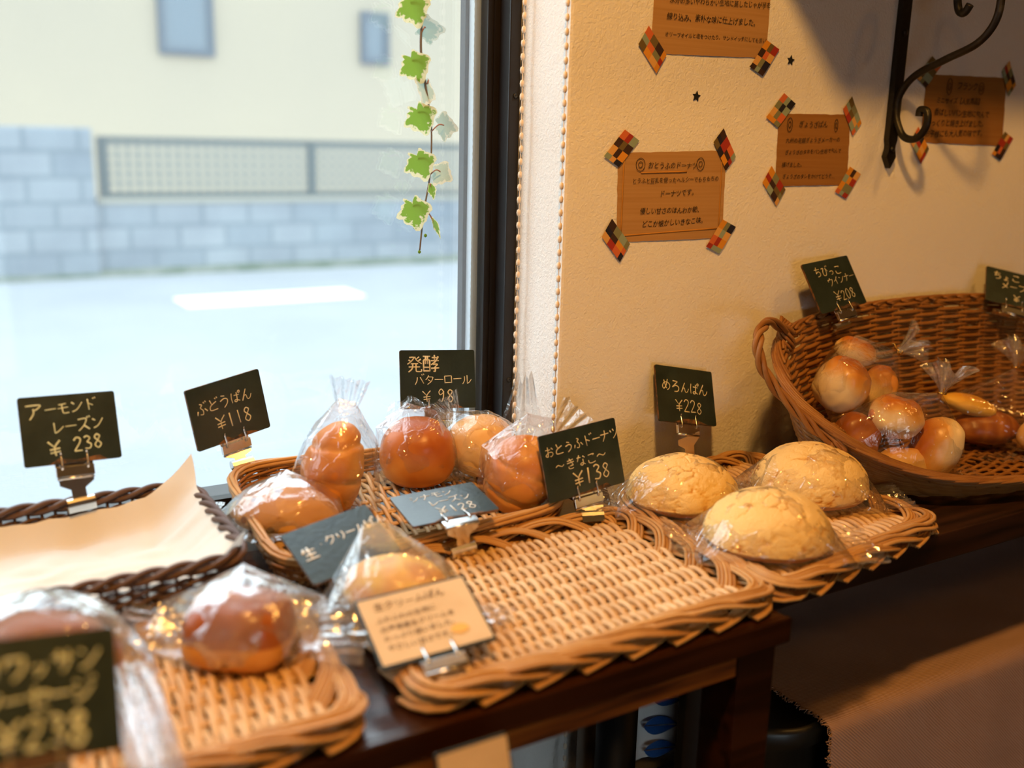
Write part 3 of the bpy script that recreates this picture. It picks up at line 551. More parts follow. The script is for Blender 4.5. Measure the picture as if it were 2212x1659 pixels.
# ------------------------------------------------------------------ iron bracket with the shelf it carries, above the frame
BX = 1.151
br = thing('shelf_bracket', 'black hammered iron scroll bracket fixed to the plaster wall', 'bracket', (BX, YW, .37))
bar = MB(); bar.prism([(-.0085, .741), (.0085, .741), (.0085, .41), (.0065, .403), (.0065, .398), (.0095, .388), (.0, .373), (-.0095, .388), (-.0065, .398), (-.0065, .403), (-.0085, .41)], lambda a, b: (BX + a, YW - .0005, b), lambda a, b: (BX + a, YW - .009, b))
bar.build('wall_bar', M['iron'], br, smooth=False)
MB().box((BX - .008, YW - .225, .731), (BX + .008, YW - .002, .7415)).build('top_arm', M['iron'], br, smooth=False)
sc = catmull([(BX, .888, .440), (BX, .887, .448), (BX, .877, .446), (BX, .8745, .432), (BX, .882, .417), (BX, .895, .411), (BX, .911, .417), (BX, .9235, .441), (BX, .922, .466), (BX, .902, .490), (BX, .860, .508), (BX, .817, .525), (BX, .796, .549), (BX, .793, .580), (BX, .803, .61), (BX, .825, .618), (BX, .847, .605), (BX, .852, .585), (BX, .848, .566), (BX, .840, .562), (BX, .833, .571)], 8)
MB().tube(sc, .0048, 10).build('scroll', M['iron'], br)
for z in (.433, .398, .545): MB().lathe([(.0, .0), (.0045, .0), (.004, .002), (.0, .003)], n=12).xf(Matrix.Translation((BX, YW - .009, z)) @ Matrix.Rotation(PI / 2, 4, 'X')).build('bracket_screw', M['iron'] if z != .433 else M['gold'], br)
us = tag(MB().box((0.79, YW - .235, .742), (2.6, YW - .001, .764), bev=.002).build('upper_shelf', M['shelfwood'], smooth=False, at=(1.8, YW - .1, .742)), 'dark wooden shelf board above the frame resting on the iron bracket', 'shelf')
MB().box((1.75, YW - .20, .71), (1.77, YW - .002, .7415)).build('shelf_cleat', M['iron'], us, smooth=False)
# ------------------------------------------------------------------ roller blind chain hanging in the window reveal
M['bead'] = pmat('pale_plastic_beads', (0.80, 0.66, 0.50), rough=0.4)
ch = thing('blind_chain', 'long loop of pale bead chain hanging in the white window reveal', 'blind chain', (.624, .97, -.46))
cm = MB(); cm.tube(catmull([(.624, 1.009, 1.25), (.624, 1.009, .3), (.624, 1.006, -.02)], 8), .0006, 5); cm.tube([(.624, .925, 1.25), (.624, .9235, .25), (.624, .9225, -.02)], .0006, 5)
cm.build('cord', M['bead'], ch)
bead = MB().lathe([(0.0002, -.0042), (.0020, -.0030), (.0026, 0), (.0020, .0030), (.0002, .0042)], n=10)
proto = None
for k in range(44):
    for y in (1.009, .924):
        z = .66 - k * .0143 + (.006 if y < 1 else 0)
        if proto is None: proto = bead.build('bead', M['bead'], ch, local=True); b = proto
        else: b = proto.copy(); COL.objects.link(b)
        b.location = Vector((.624, y + (.001 * math.sin(k * .6) if y > 1 else 0), z)) - ch.location
bc = thing('bead_chain', 'white bead chain end hanging in the dark under the table', 'blind chain', (.642, .90, -.42))
MB().tube([(.642, .90, -.27), (.642, .90, -.42)], .0007, 5).build('cord', M['chalkwhite'], bc)
for k in range(9):
    b = proto.copy(); b.data = proto.data; COL.objects.link(b); b.parent = bc; b.location = Vector((.642, .90, -.285 - k * .0165)) - bc.location

# ------------------------------------------------------------------ ivy trailing down the window
def leaf_mat(name, c, edge, transl):
    m, n, out = newmat(name); p = n.nodes.new('ShaderNodeBsdfPrincipled'); p.inputs['Roughness'].default_value = .45
    a = n.nodes.new('ShaderNodeAttribute'); a.attribute_name = 'rim'; nz = n.nodes.new('ShaderNodeTexNoise'); nz.inputs['Scale'].default_value = 220
    t = n.nodes.new('ShaderNodeTexCoord'); L(n, t.outputs['Object'], nz.inputs['Vector'])
    ad = n.nodes.new('ShaderNodeMath'); ad.operation = 'MULTIPLY_ADD'; ad.inputs[1].default_value = .7; L(n, nz.outputs[0], ad.inputs[0]); L(n, a.outputs['Fac'], ad.inputs[2])
    r = n.nodes.new('ShaderNodeValToRGB'); r.color_ramp.elements[0].position = .72; r.color_ramp.elements[0].color = rgba(c); r.color_ramp.elements[1].position = .80; r.color_ramp.elements[1].color = rgba(edge)
    L(n, ad.outputs[0], r.inputs[0]); L(n, r.outputs[0], p.inputs['Base Color'])
    tr = n.nodes.new('ShaderNodeBsdfTranslucent'); L(n, r.outputs[0], tr.inputs[0]); ms = n.nodes.new('ShaderNodeMixShader'); ms.inputs[0].default_value = transl
    L(n, p.outputs[0], ms.inputs[1]); L(n, tr.outputs[0], ms.inputs[2]); L(n, ms.outputs[0], out.inputs[0]); return m
M['leafgreen'] = leaf_mat('variegated_green_leaf', (0.23, 0.43, 0.06), (0.80, 0.82, 0.55), .45)
M['leafpale'] = leaf_mat('pale_leaf_back', (0.50, 0.66, 0.58), (0.78, 0.85, 0.74), .35)
M['stem'] = pmat('grey_brown_stem', (0.16, 0.14, 0.13), rough=.6); M['petiole'] = pmat('pink_petiole', (0.42, 0.24, 0.22), rough=.6)
iv = thing('ivy_vine', 'variegated green and cream ivy strand trailing down in front of the window', 'ivy', (.51, 1.03, .27))
stem = [(.5095, 1.032, .70), (.510, 1.032, .62), (.5095, 1.030, .54), (.507, 1.028, .493), (.511, 1.030, .470), (.517, 1.032, .44), (.520, 1.031, .422), (.5215, 1.030, .397), (.519, 1.029, .357), (.513, 1.030, .322), (.509, 1.029, .295), (.507, 1.029, .276)]
MB().tube(catmull(stem, 6), [.0014] * 40 + [.0010] * 27, 7).build('stem', M['stem'], iv)
def leaf(x, z, size, ang, tiltx, tiltz, pale, att):
    outl = []
    for k in range(40):
        a = 2 * PI * k / 40
        r = .50 + .26 * math.cos(a) + .20 * max(0, math.cos(5 * a / 1.0)) * (1 - .3 * abs(math.sin(a / 2))) + .03 * math.sin(11 * a)
        if abs(a - PI) < .35: r *= .55 + abs(a - PI)
        outl.append((r * math.sin(a), r * math.cos(a)))
    mb = MB(); vs = [(0, 0, 0)]; rim = [0.0]
    for q, rv in ((.35, .25), (.7, .5), (.88, .72), (1.0, 1.0)):
        for (a, b) in outl: vs.append((a * q, b * q, .10 * abs(a) * q - .07 * (a * a + b * b) * q * q)); rim.append(rv * .62)
    fs = [(0, 1 + (k + 1) % 40, 1 + k) for k in range(40)]
    for l in range(3):
        for k in range(40): fs.append((1 + l * 40 + k, 1 + l * 40 + (k + 1) % 40, 1 + (l + 1) * 40 + (k + 1) % 40, 1 + (l + 1) * 40 + k))
    mb.add(vs, fs)
    T = Matrix.Translation((x, 1.026 if not pale else 1.034, z)) @ Matrix.Rotation(ang, 4, 'Y') @ Matrix.Rotation(tiltz, 4, 'Z') @ Matrix.Rotation(tiltx, 4, 'X') @ Matrix.Rotation(PI / 2, 4, 'X') @ Matrix.Scale(size * 1.22, 4)
    mb.xf(T); lf = mb.build('leaf', M['leafpale' if pale else 'leafgreen'], iv)
    at = lf.data.attributes.new('rim', 'FLOAT', 'POINT'); at.data.foreach_set('value', rim)
    MB().tube(catmull([att, ((att[0] + x) / 2, 1.026, (att[1] if len(att) == 2 else att[2]) * .5 + z * .5 + .004), (x, 1.027, z)], 5), .0008, 5).build('petiole', M['petiole'], lf)
for a in ((.494, .536, .0235, 2.7, .1, .3, 0, (.509, 1.031, .532)), (.496, .478, .0225, 2.6, .1, .2, 0, (.511, 1.03, .472)), (.503, .425, .0235, 2.65, .0, .25, 0, (.519, 1.031, .420)), (.503, .376, .0230, 2.7, .1, .2, 0, (.5205, 1.03, .372)),
          (.497, .325, .0245, 2.85, .1, .2, 0, (.512, 1.03, .322)), (.518, .560, .02, 3.4, .2, -.2, 0, (.51, 1.031, .56)),
          (.512, .512, .022, 1.1, .9, .5, 1, (.508, 1.03, .505)), (.515, .455, .024, 3.6, .5, -.4, 1, (.516, 1.031, .455)), (.535, .412, .020, 1.45, 1.15, .2, 1, (.521, 1.03, .405)), (.531, .362, .018, 2.0, .9, .2, 1, (.519, 1.03, .358)),
          (.523, .306, .0165, 2.95, .3, -.9, 0, (.511, 1.03, .318)), (.519, .345, .012, 3.0, .2, -.6, 0, (.517, 1.03, .345))): leaf(*a)
for (x, z) in ((.501, .301), (.514, .292), (.5065, .274)): MB().lathe([(.0001, -.0022), (.0018, -.001), (.0018, .001), (.0001, .0022)], (x, 1.029, z), 8).build('leaf_bud', M['leafgreen'], iv)
# ------------------------------------------------------------------ wicker
def wick(name, a, b, rough=.5): return pmat(name, a, b, 45, rough, island=.6, bump=.3, bscale=90, contrast=(.3, .7), bdist=.0008, spec=.35)
M['honey'] = wick('honey_wicker', (0.76, 0.53, 0.28), (0.56, 0.32, 0.125))
M['honeyedge'] = wick('honey_border_reeds', (0.58, 0.33, 0.12), (0.40, 0.19, 0.058))
M['straw'] = wick('straw_wicker', (0.68, 0.46, 0.22), (0.48, 0.27, 0.11))
M['amber'] = wick('amber_wicker', (0.36, 0.165, 0.045), (0.22, 0.085, 0.020))
M['umber'] = wick('dark_brown_wicker', (0.115, 0.062, 0.042), (0.060, 0.030, 0.020))
def lerp(a, b, t): return a + (b - a) * t
def quadP(q):
    FL, FR, BR, BLc = [Vector(p) for p in q]
    return lambda u, v: FL.lerp(FR, u).lerp(BLc.lerp(BR, u), v)
def weave(mb, P, nr, ns, m, r=.0031, amp=.0034, z=.0090, across=.0018, extra=3, seed=0):
    """rods run along v, woven over ns bundles of thin stakes running along u"""
    rr = random.Random(seed)
    for j in range(ns):
        v = m + (1 - 2 * m) * (j + .5) / ns
        for k in (-1, 0, 1):
            mb.tube([P(m * .6 + (1 - 1.2 * m) * t / 10, v + k * .0105) + Vector((0, 0, z + .0006 * rr.uniform(-1, 1))) for t in range(11)], across * .75, 5)
    for i in range(nr):
        u = m + (1 - 2 * m) * (i + .5) / nr; ph = i % 2; pts = []; N = ns * 4
        ju = rr.uniform(-.15, .15) / nr; zz = rr.uniform(-.0006, .0006)
        for k in range(N + 1):
            v = m * .75 + (1 - 1.5 * m) * k / N; s = (v - m) / (1 - 2 * m) * ns
            pts.append(P(u + ju + .0012 * math.sin(s * 2 + i), v) + Vector((0, 0, z + zz + amp * math.sin(PI * s + PI * ph + PI))))
        mb.tube(pts, r * rr.uniform(.85, 1.12), 5)
def border(mb, path, L_seg, strands=5, r=.0020, gap=.0040, rise=.019, out=.009, span=2.7, seed=0, inner=-.020):
    """path(s) -> (point, outward) along the closed edge, s in metres, path.length the total"""
    n = max(4, int(round(path.length / L_seg))); Ls = path.length / n; rr = random.Random(seed)
    key = [(0, inner, .005), (.22, inner * .45, .013), (.65, out * .35, rise), (1.2, out * .8, rise * 1.05), (1.75, out * 1.05, rise * .80), (2.3, out * .70, rise * .45), (span, -.003, .002)]
    for k in range(n):
        c = catmull([(a * Ls, b, z) for a, b, z in key], 4); jz = rr.uniform(-.0015, .0015)
        for st in range(strands):
            off = (st - (strands - 1) / 2) * gap; pts = []
            for i, p in enumerate(c):
                q = c[min(i + 1, len(c) - 1)] - c[max(i - 1, 0)]; h = Vector((q.x, q.y)); h = h.normalized() if h.length > 1e-9 else Vector((1, 0))
                pos, o = path(k * Ls + p.x - h.y * off * 1.0); e = p.y + h.x * off * .75
                pts.append(pos + o * e + Vector((0, 0, p.z + jz + .0010 * math.sin(st * 2.1 + k) + (.0018 if st in (1, 2) else 0))))
            ln = rr.randint(0, 2); mb.tube(pts[:len(pts) - ln], r * rr.uniform(.9, 1.1), 5)
def underlay(mb, path, L_seg, strands=4, r=.0018, gap=.0036, seed=0):
    n = max(4, int(round(path.length / L_seg))); Ls = path.length / n; rr = random.Random(seed + 50)
    for k in range(n):
        c = catmull([(0, .013, .0035), (.5, .010, .006), (1.1, .001, .008), (1.7, -.012, .006), (2.0, -.022, .004)], 4) if False else catmull([Vector((0, .013, .0035)), Vector((.5 * Ls, .010, .006)), Vector((1.1 * Ls, .001, .008)), Vector((1.7 * Ls, -.012, .006)), Vector((2.0 * Ls, -.022, .004))], 4)
        for st in range(strands):
            off = (st - (strands - 1) / 2) * gap; pts = []
            for i, p in enumerate(c):
                q = c[min(i + 1, len(c) - 1)] - c[max(i - 1, 0)]; h = Vector((q.x, q.y)).normalized()
                pos, o = path(k * Ls + p.x - h.y * off); pts.append(pos + o * (p.y + h.x * off * .75) + Vector((0, 0, p.z)))
            mb.tube(pts, r * rr.uniform(.9, 1.1), 5)
def quad_path(q, corner=.02):
    P = [Vector(p) for p in q]; c = sum(P, Vector()) / 4; pts = []
    for i in range(4):
        a, b, d = P[i - 1], P[i], P[(i + 1) % 4]
        e1 = (a - b).normalized(); e2 = (d - b).normalized()
        for t in range(6):
            s = t / 5; pts.append((b + e1 * corner).lerp(b, s).lerp(b.lerp(b + e2 * corner, s), s))
        nx = P[(i + 1) % 4]; A = b + e2 * corner; e3 = (b - nx).normalized(); B = nx + e3 * corner
        for t in range(1, 8): pts.append(A.lerp(B, t / 8))
    L_ = [0.0]
    for i in range(len(pts)): L_.append(L_[-1] + (pts[(i + 1) % len(pts)] - pts[i]).length)
    tot = L_[-1]; L_np = np.array(L_)
    def path(s):
        s = s % tot; i = min(int(np.searchsorted(L_np, s, 'right')) - 1, len(pts) - 1); a, b = pts[i], pts[(i + 1) % len(pts)]
        t = (s - L_[i]) / max(L_[i + 1] - L_[i], 1e-9); p = a.lerp(b, t)
        d1 = (b - a).normalized(); d0 = (a - pts[i - 1]).normalized(); d = d0.lerp(d1, min(1, t + .5)).normalized()
        o = Vector((d.y, -d.x, 0)); return p, (o if o.dot(p - c) > 0 else -o)
    path.length = tot; return path
def flat_tray(label, q, nr, ns, seed, m=.055, seg=.046):
    c = sum((Vector(p) for p in q), Vector()) / 4
    t = thing('wicker_tray', label, 'tray', (c.x, c.y, 0), group='flat honey-coloured wicker trays with braided borders')
    mb = MB(); weave(mb, quadP(q), nr, ns, m, seed=seed); mb.build('woven_base', M['honey'], t)
    mb = MB(); inset = [Vector(p).lerp(c, .035) for p in q]
    border(mb, quad_path(inset), seg, seed=seed); underlay(mb, quad_path(inset), seg, seed=seed); mb.build('braided_border', M['honeyedge'], t)
    return t
flat_tray('large flat wicker tray, mostly empty, in the middle of the table', [(.290, .580, 0), (.634, .586, 0), (.637, .812, 0), (.318, .803, 0)], 62, 8, 1)
flat_tray('flat wicker tray carrying the three melon buns on the wall shelf', [(.646, .584, .001), (.918, .632, .001), (.902, .905, .001), (.654, .838, .001)], 48, 8, 2)
flat_tray('flat wicker tray at the lower left with the wrapped dark brown loaf', [(-.10, .574, 0), (.242, .580, 0), (.256, .765, 0), (-.08, .775, 0)], 56, 6, 3)

# rolls' tray: shallow basket with a bundled rim, propped up at the window side
rq = [(.268, .806, .002), (.585, .829, .002), (.612, 1.000, .022), (.283, 1.036, .024)]
rt = thing('bread_basket', 'shallow straw wicker basket holding the five wrapped rolls by the window', 'basket', (.44, .92, 0))
mb = MB(); weave(mb, quadP(rq), 44, 7, .04, r=.0026, amp=.0028, z=.006, seed=5); mb.build('woven_base', M['straw'], rt)
def ring(path, z, o_, r, strands, twist=0.0, amp=.002, n=260, mat='straw', name='rim', parent=None, seed=0):
    mb = MB(); rr = random.Random(seed)
    for s in range(strands):
        pts = []; n_ = n
        for k in range(n_):
            d = path.length * k / n_; p, o = path(d); a = 2 * PI * (s / strands + d * twist)
            pts.append(p + o * (o_ + amp * math.cos(a)) + Vector((0, 0, z + amp * math.sin(a))))
        mb.tube(pts, r, 6, closed=True)
    return mb.build(name, M[mat], parent)
rp = quad_path(rq, .05)
ring(rp, .027, .004, .0021, 5, 2.0, .0034, mat='honeyedge', name='rim_bundle', parent=rt)
ring(rp, .0185, .003, .0016, 4, 9.0, .0030, n=420, mat='amber', name='twisted_wall', parent=rt)
ring(rp, .0105, .001, .0017, 3, 7.0, .0030, n=380, mat='amber', name='lower_wall', parent=rt)
mb = MB(); n = 90
for k in range(n):
    p, o = rp(rp.length * k / n); mb.tube([p + o * .001 + Vector((0, 0, .003)), p + o * .003 + Vector((0, 0, .014)), p + o * .004 + Vector((0, 0, .027))], .0014, 5)
mb.build('wall_stakes', M['straw'], rt)

# dark brown basket on the far left with a sheet of baking paper
bq = [(-.16, .792, 0), (.228, .800, 0), (.232, .995, .0), (-.16, .985, .0)]
bb = thing('brown_basket', 'dark brown wicker basket lined with white paper at the left edge', 'basket', (.03, .89, 0))
bp = quad_path(bq, .03)
mb = MB(); weave(mb, quadP(bq), 40, 6, .03, seed=8); mb.build('woven_base', M['umber'], bb)
for i, z in enumerate((.008, .016, .024, .032, .040)): ring(bp, z, .001 + i * .0008, .0019, 2, 26, .0020, n=560, mat='umber', name='wall_row', parent=bb)
ring(bp, .052, .005, .0030, 3, 14, .0040, n=420, mat='umber', name='rope_rim', parent=bb)
mb = MB()
for k in range(96):
    p, o = bp(bp.length * k / 96); mb.tube([p + Vector((0, 0, .002)), p + o * .005 + Vector((0, 0, .052))], .0016, 5)
mb.build('wall_stakes', M['umber'], bb)
M['paper'] = pmat('white_baking_paper', (0.88, 0.84, 0.76), rough=.75, transl=.25)
def paperP(u, v):
    x = lerp(-.150, .232, u); y = lerp(.800, .986, v)
    e = max(0, abs(v - .5) * 2 - .80) / .20; f = max(0, (u - .88)) / .12
    z = .0195 + .024 * e ** 1.3 * (1 if v > .5 else .9) + .034 * f ** 1.4 + .004 * noise.noise((u * 7, v * 6, 2)) + .0025 * noise.noise((u * 19, v * 15, 5))
    g = max(0, (u - .70) / .30) * max(0, (v - .72) / .28)
    z += .010 * g ** 1.1; x += .004 * g; y += .004 * g
    return (x + .004 * noise.noise((v * 9, 0, 1)), y, z)
tag(MB().grid(paperP, 60, 40).build('baking_paper', M['paper'], at=(.04, .89, .012)), 'creased white baking paper sheet lining the dark brown basket', 'paper')

# big oval basket at the right: high woven back, low open front, plaited side handles
ob = thing('oval_basket', 'large oval amber wicker basket with a high back and a plaited handle', 'basket', (1.22, .77, 0))
half = [(1.22, .643, .027), (1.12, .647, .028), (1.01, .672, .036), (.945, .708, .053), (.890, .738, .085), (.864, .782, .120), (.880, .828, .150), (.925, .868, .172), (1.0, .893, .184), (1.10, .905, .191), (1.22, .908, .193)]
rimpts = half + [(2.44 - x, y, z) for x, y, z in half[-2:0:-1]]
rim = catmull(rimpts, 8, closed=True); NR = len(rim)
def base_of(p): return Vector((1.22 + (p.x - 1.22) * .80, .762 + (p.y - .762) * (.70 if p.y > .762 else .80), .006))
def wallP(i, t):
    a = rim[int(i) % NR].lerp(rim[(int(i) + 1) % NR], i - int(i)); b = base_of(a); p = b.lerp(a, t)
    bulge = .35 * (a.z) * t * (1 - t); d = Vector((a.x - 1.22, (a.y - .762) * 2, 0)); d = d.normalized() if d.length > 1e-6 else d
    return p + d * bulge * .3 * (1 if a.z > .08 else .4) - Vector((0, 0, .10 * a.z * math.sin(PI * t)))
ns = 50
mb = MB()
for k in range(ns):
    i = NR * k / ns
    for e in (-.12, .12): mb.tube([wallP(i + e * NR / ns, t / 8) for t in range(9)], .0017, 5)
mb.build('wall_stakes', M['amber'], ob)
mb = MB(); rows = 42; rr = random.Random(4)
for r_ in range(rows):
    t = (r_ + .6) / rows; pts = []
    K = ns * 4
    for k in range(K):
        i = NR * k / K; p = wallP(i, t); a = base_of(rim[int(i) % NR]); o = Vector((p.x - 1.22, (p.y - .762) * 2.2, 0)).normalized()
        pts.append(p + o * (.0024 * math.sin(PI * k / 4 + PI * r_)) + Vector((0, 0, .0008 * noise.noise((k * .2, r_ * 3.1, 0)))))
    mb.tube(pts,   .0028 * rr.uniform(.85, 1.1), 5, closed=True)
mb.build('woven_wall', M['amber'], ob)
class RP:
    pass
L_ = [0.0]
for i in range(NR): L_.append(L_[-1] + (rim[(i + 1) % NR] - rim[i]).length)
Lnp = np.array(L_)
def rimpath(s):
    s = s % L_[-1]; i = min(int(np.searchsorted(Lnp, s, 'right')) - 1, NR - 1); t = (s - L_[i]) / max(1e-9, L_[i + 1] - L_[i]); p = rim[i].lerp(rim[(i + 1) % NR], t)
    o = Vector((p.x - 1.22, (p.y - .762) * 2.2, 0)).normalized(); return p, o
rimpath.length = L_[-1]
mb = MB()
for k in range(int(L_[-1] / .030)):
    for s_ in range(3):
        pts = []
        for q in range(13):
            u = q / 12; p, o = rimpath(k * .030 + u * .150 + s_ * .004)
            pts.append(p + o * (-.002 + .008 * math.sin(PI * u) + .0025 * s_ * math.sin(PI * u)) + Vector((0, 0, lerp(.003, -.006, u) + .005 * math.sin(PI * u) - .0012 * s_)))
        mb.tube(pts, .0021, 5)
mb.build('rolled_rim', M['amber'], ob)
mb = MB()
for r_ in range(13):
    f = 1 - r_ / 13.5; pts = []
    K = 160
    for k in range(K):
        b = base_of(rim[int(NR * k / K) % NR]); p = Vector((1.22 + (b.x - 1.22) * (1 - .55 * (1 - f)), .762 + (b.y - .762) * f, .0055 + .0022 * math.sin(PI * k / 3 + PI * r_)))
        pts.append(p)
    mb.tube(pts, .0024, 5, closed=True)
for k in range(ns):
    b = base_of(rim[int(NR * k / ns) % NR]); mb.tube([b, Vector((1.22 + (b.x - 1.22) * .5, .762, .005))], .0018, 5)
mb.build('woven_base', M['amber'], ob)
for sgn in (1, -1):
    hp_ = [(.930, .866, .176), (.880, .846, .196), (.832, .815, .203), (.806, .797, .192), (.806, .790, .166), (.822, .780, .138), (.846, .765, .110), (.868, .752, .088), (.893, .735, .070)]
    c = catmull(hp_, 8); mb = MB()
    for s_ in range(3):
        pts = []
        for i, p in enumerate(c):
            d = (c[min(i + 1, len(c) - 1)] - c[max(i - 1, 0)]).normalized(); e1 = d.cross(Vector((0, 1, 0))).normalized(); e2 = d.cross(e1); a = i * .30 + s_ * 2 * PI / 3
            q = p + (e1 * math.cos(a) + e2 * math.sin(a)) * .0036; pts.append(q if sgn > 0 else Vector((2.44 - q.x, q.y, q.z)))
        mb.tube(pts, .0031, 7)
    for (cx, cy, cz) in ((.915, .862, .178), (.885, .742, .078)):
        for k in range(5):
            a0 = k * .5; pts = [Vector((cx + .010 * math.cos(a * .7 + a0) + .001 * k, cy + .008 * math.sin(a * .7 + a0), cz + .012 - .006 * a + .002 * k)) for a in range(7)]
            mb.tube([q if sgn > 0 else Vector((2.44 - q.x, q.y, q.z)) for q in pts], .0022, 6)
    mb.build('plaited_handle', M['amber'], ob)
# ------------------------------------------------------------------ bread
def crust(name, pale, mid, top, lo=.25, hi=.75, rough=.5, noise_s=35, amt=.25, bump=.15, bscale=120, spots=None, spec=.4):
    """paler at the underside, browner where the oven browned the crown"""
    m, n, out = newmat(name); p = n.nodes.new('ShaderNodeBsdfPrincipled'); p.inputs['Roughness'].default_value = rough; p.inputs['Specular IOR Level'].default_value = spec
    p.inputs['Subsurface Weight'].default_value = .0; p.inputs['Subsurface Radius'].default_value = (1, .5, .2); p.inputs['Subsurface Scale'].default_value = .004
    at = n.nodes.new('ShaderNodeAttribute'); at.attribute_name = 'bake'; t = n.nodes.new('ShaderNodeTexCoord')
    nz = n.nodes.new('ShaderNodeTexNoise'); nz.inputs['Scale'].default_value = noise_s; nz.inputs['Detail'].default_value = 4; L(n, t.outputs['Object'], nz.inputs['Vector'])
    s = n.nodes.new('ShaderNodeMath'); s.operation = 'MULTIPLY_ADD'; s.inputs[1].default_value = amt * 2; L(n, nz.outputs[0], s.inputs[0])
    s0 = n.nodes.new('ShaderNodeMath'); s0.operation = 'SUBTRACT'; s0.inputs[1].default_value = amt; L(n, at.outputs['Fac'], s0.inputs[0]); L(n, s0.outputs[0], s.inputs[2])
    r = n.nodes.new('ShaderNodeValToRGB'); e = r.color_ramp.elements; e[0].position = lo; e[0].color = rgba(pale); e[1].position = hi; e[1].color = rgba(top); q = e.new((lo + hi) / 2); q.color = rgba(mid)
    L(n, s.outputs[0], r.inputs[0]); col = r.outputs[0]
    if spots:
        v = n.nodes.new('ShaderNodeTexVoronoi'); v.inputs['Scale'].default_value = 55; L(n, t.outputs['Object'], v.inputs['Vector'])
        lt = n.nodes.new('ShaderNodeMapRange'); lt.inputs[1].default_value = .20; lt.inputs[2].default_value = .27; lt.inputs[3].default_value = 1; lt.inputs[4].default_value = 0; L(n, v.outputs['Distance'], lt.inputs[0])
        mx = n.nodes.new('ShaderNodeMix'); mx.data_type = 'RGBA'; mx.inputs[7].default_value = rgba(spots); L(n, lt.outputs[0], mx.inputs[0]); L(n, col, mx.inputs[6]); col = mx.outputs[2]
    L(n, col, p.inputs['Base Color'])
    b = n.nodes.new('ShaderNodeBump'); b.inputs['Strength'].default_value = bump; b.inputs['Distance'].default_value = .0015; nb = n.nodes.new('ShaderNodeTexNoise'); nb.inputs['Scale'].default_value = bscale; nb.inputs['Detail'].default_value = 4
    L(n, t.outputs['Object'], nb.inputs['Vector']); L(n, nb.outputs[0], b.inputs['Height']); L(n, b.outputs[0], p.inputs['Normal']); L(n, p.outputs[0], out.inputs[0]); return m
M['melon'] = crust('crackled_cookie_crust', (0.54, 0.22, 0.035), (0.74, 0.45, 0.13), (0.80, 0.56, 0.22), .12, .72, .8, 75, .18, .7, 420, spec=.2)
M['roll'] = crust('golden_roll_crust', (0.74, 0.38, 0.095), (0.66, 0.26, 0.042), (0.52, 0.165, 0.02), .15, .8, .4)
M['rollbrown'] = crust('deep_brown_roll_crust', (0.68, 0.31, 0.07), (0.52, 0.17, 0.028), (0.40, 0.10, 0.014), .15, .75, .35)
M['rollwhite'] = crust('pale_roll_crust', (0.80, 0.58, 0.28), (0.76, 0.48, 0.19), (0.68, 0.34, 0.09), .3, .95, .5)
M['raisin'] = crust('raisin_bread_crust', (0.72, 0.42, 0.13), (0.66, 0.34, 0.08), (0.60, 0.27, 0.06), .2, .8, .5, spots=(0.22, 0.08, 0.02))
M['loaf'] = crust('dark_loaf_crust', (0.66, 0.28, 0.05), (0.44, 0.14, 0.028), (0.32, 0.085, 0.016), .25, .6, .28)
M['cream'] = crust('cream_bun_crust', (0.74, 0.40, 0.15), (0.78, 0.48, 0.17), (0.84, 0.55, 0.12), .3, .8, .5)
M['bun'] = crust('sausage_bun_crust', (0.84, 0.64, 0.34), (0.70, 0.34, 0.07), (0.46, 0.14, 0.016), .50, .92, .33, 30, .16)
M['bundark'] = crust('browned_bun_crust', (0.70, 0.40, 0.14), (0.42, 0.15, 0.03), (0.28, 0.08, 0.015), .2, .7, .35)
M['yellow'] = crust('yellow_bun_crust', (0.78, 0.48, 0.10), (0.78, 0.46, 0.06), (0.66, 0.32, 0.03), .2, .9, .5)
M['sausage'] = pmat('pink_sausage', (0.55, 0.24, 0.14), (0.45, 0.17, 0.09), 60, .35)

def bread(name, label, cat, c, dims, rot, mat, fn=None, seed=0, flat=.55, nu=64, nv=36, group=None, power=2.0):
    """a bun: a swelled ellipsoid with a flatter underside; fn(dir, seed) -> (outward swelling, bake 0..1)"""
    T = Matrix.Translation(c) @ Euler(rot).to_matrix().to_4x4(); vs, bk = [], []
    for i in range(nu):
        for j in range(nv):
            a = 2 * PI * i / nu; th = PI * (j + .0) / (nv - 1); d = Vector((math.sin(th) * math.cos(a), math.sin(th) * math.sin(a), math.cos(th)))
            s = (abs(d.x) ** power + abs(d.y) ** power + abs(d.z) ** power) ** (-1 / power)
            e, b = fn(d, seed) if fn else (0, .5 + .5 * d.z)
            e += .030 * noise.noise(d * 1.6 + Vector((seed, 0, 0))) + .012 * noise.noise(d * 4 + Vector((0, seed, 0)))
            q = d * s * (1 + e); z = q.z if q.z > 0 else q.z * flat
            vs.append(T @ Vector((q.x * dims[0], q.y * dims[1], z * dims[2]))); bk.append(b)
    fs = [(i * nv + j, ((i + 1) % nu) * nv + j, ((i + 1) % nu) * nv + j + 1, i * nv + j + 1) for i in range(nu) for j in range(nv - 1)]
    mb = MB(); mb.add(vs, [f[::-1] for f in fs]); o = mb.build(name, mat, at=(c[0], c[1], c[2] - dims[2] * flat))
    at = o.data.attributes.new('bake', 'FLOAT', 'POINT'); at.data.foreach_set('value', bk)
    return tag(o, label, cat, group)
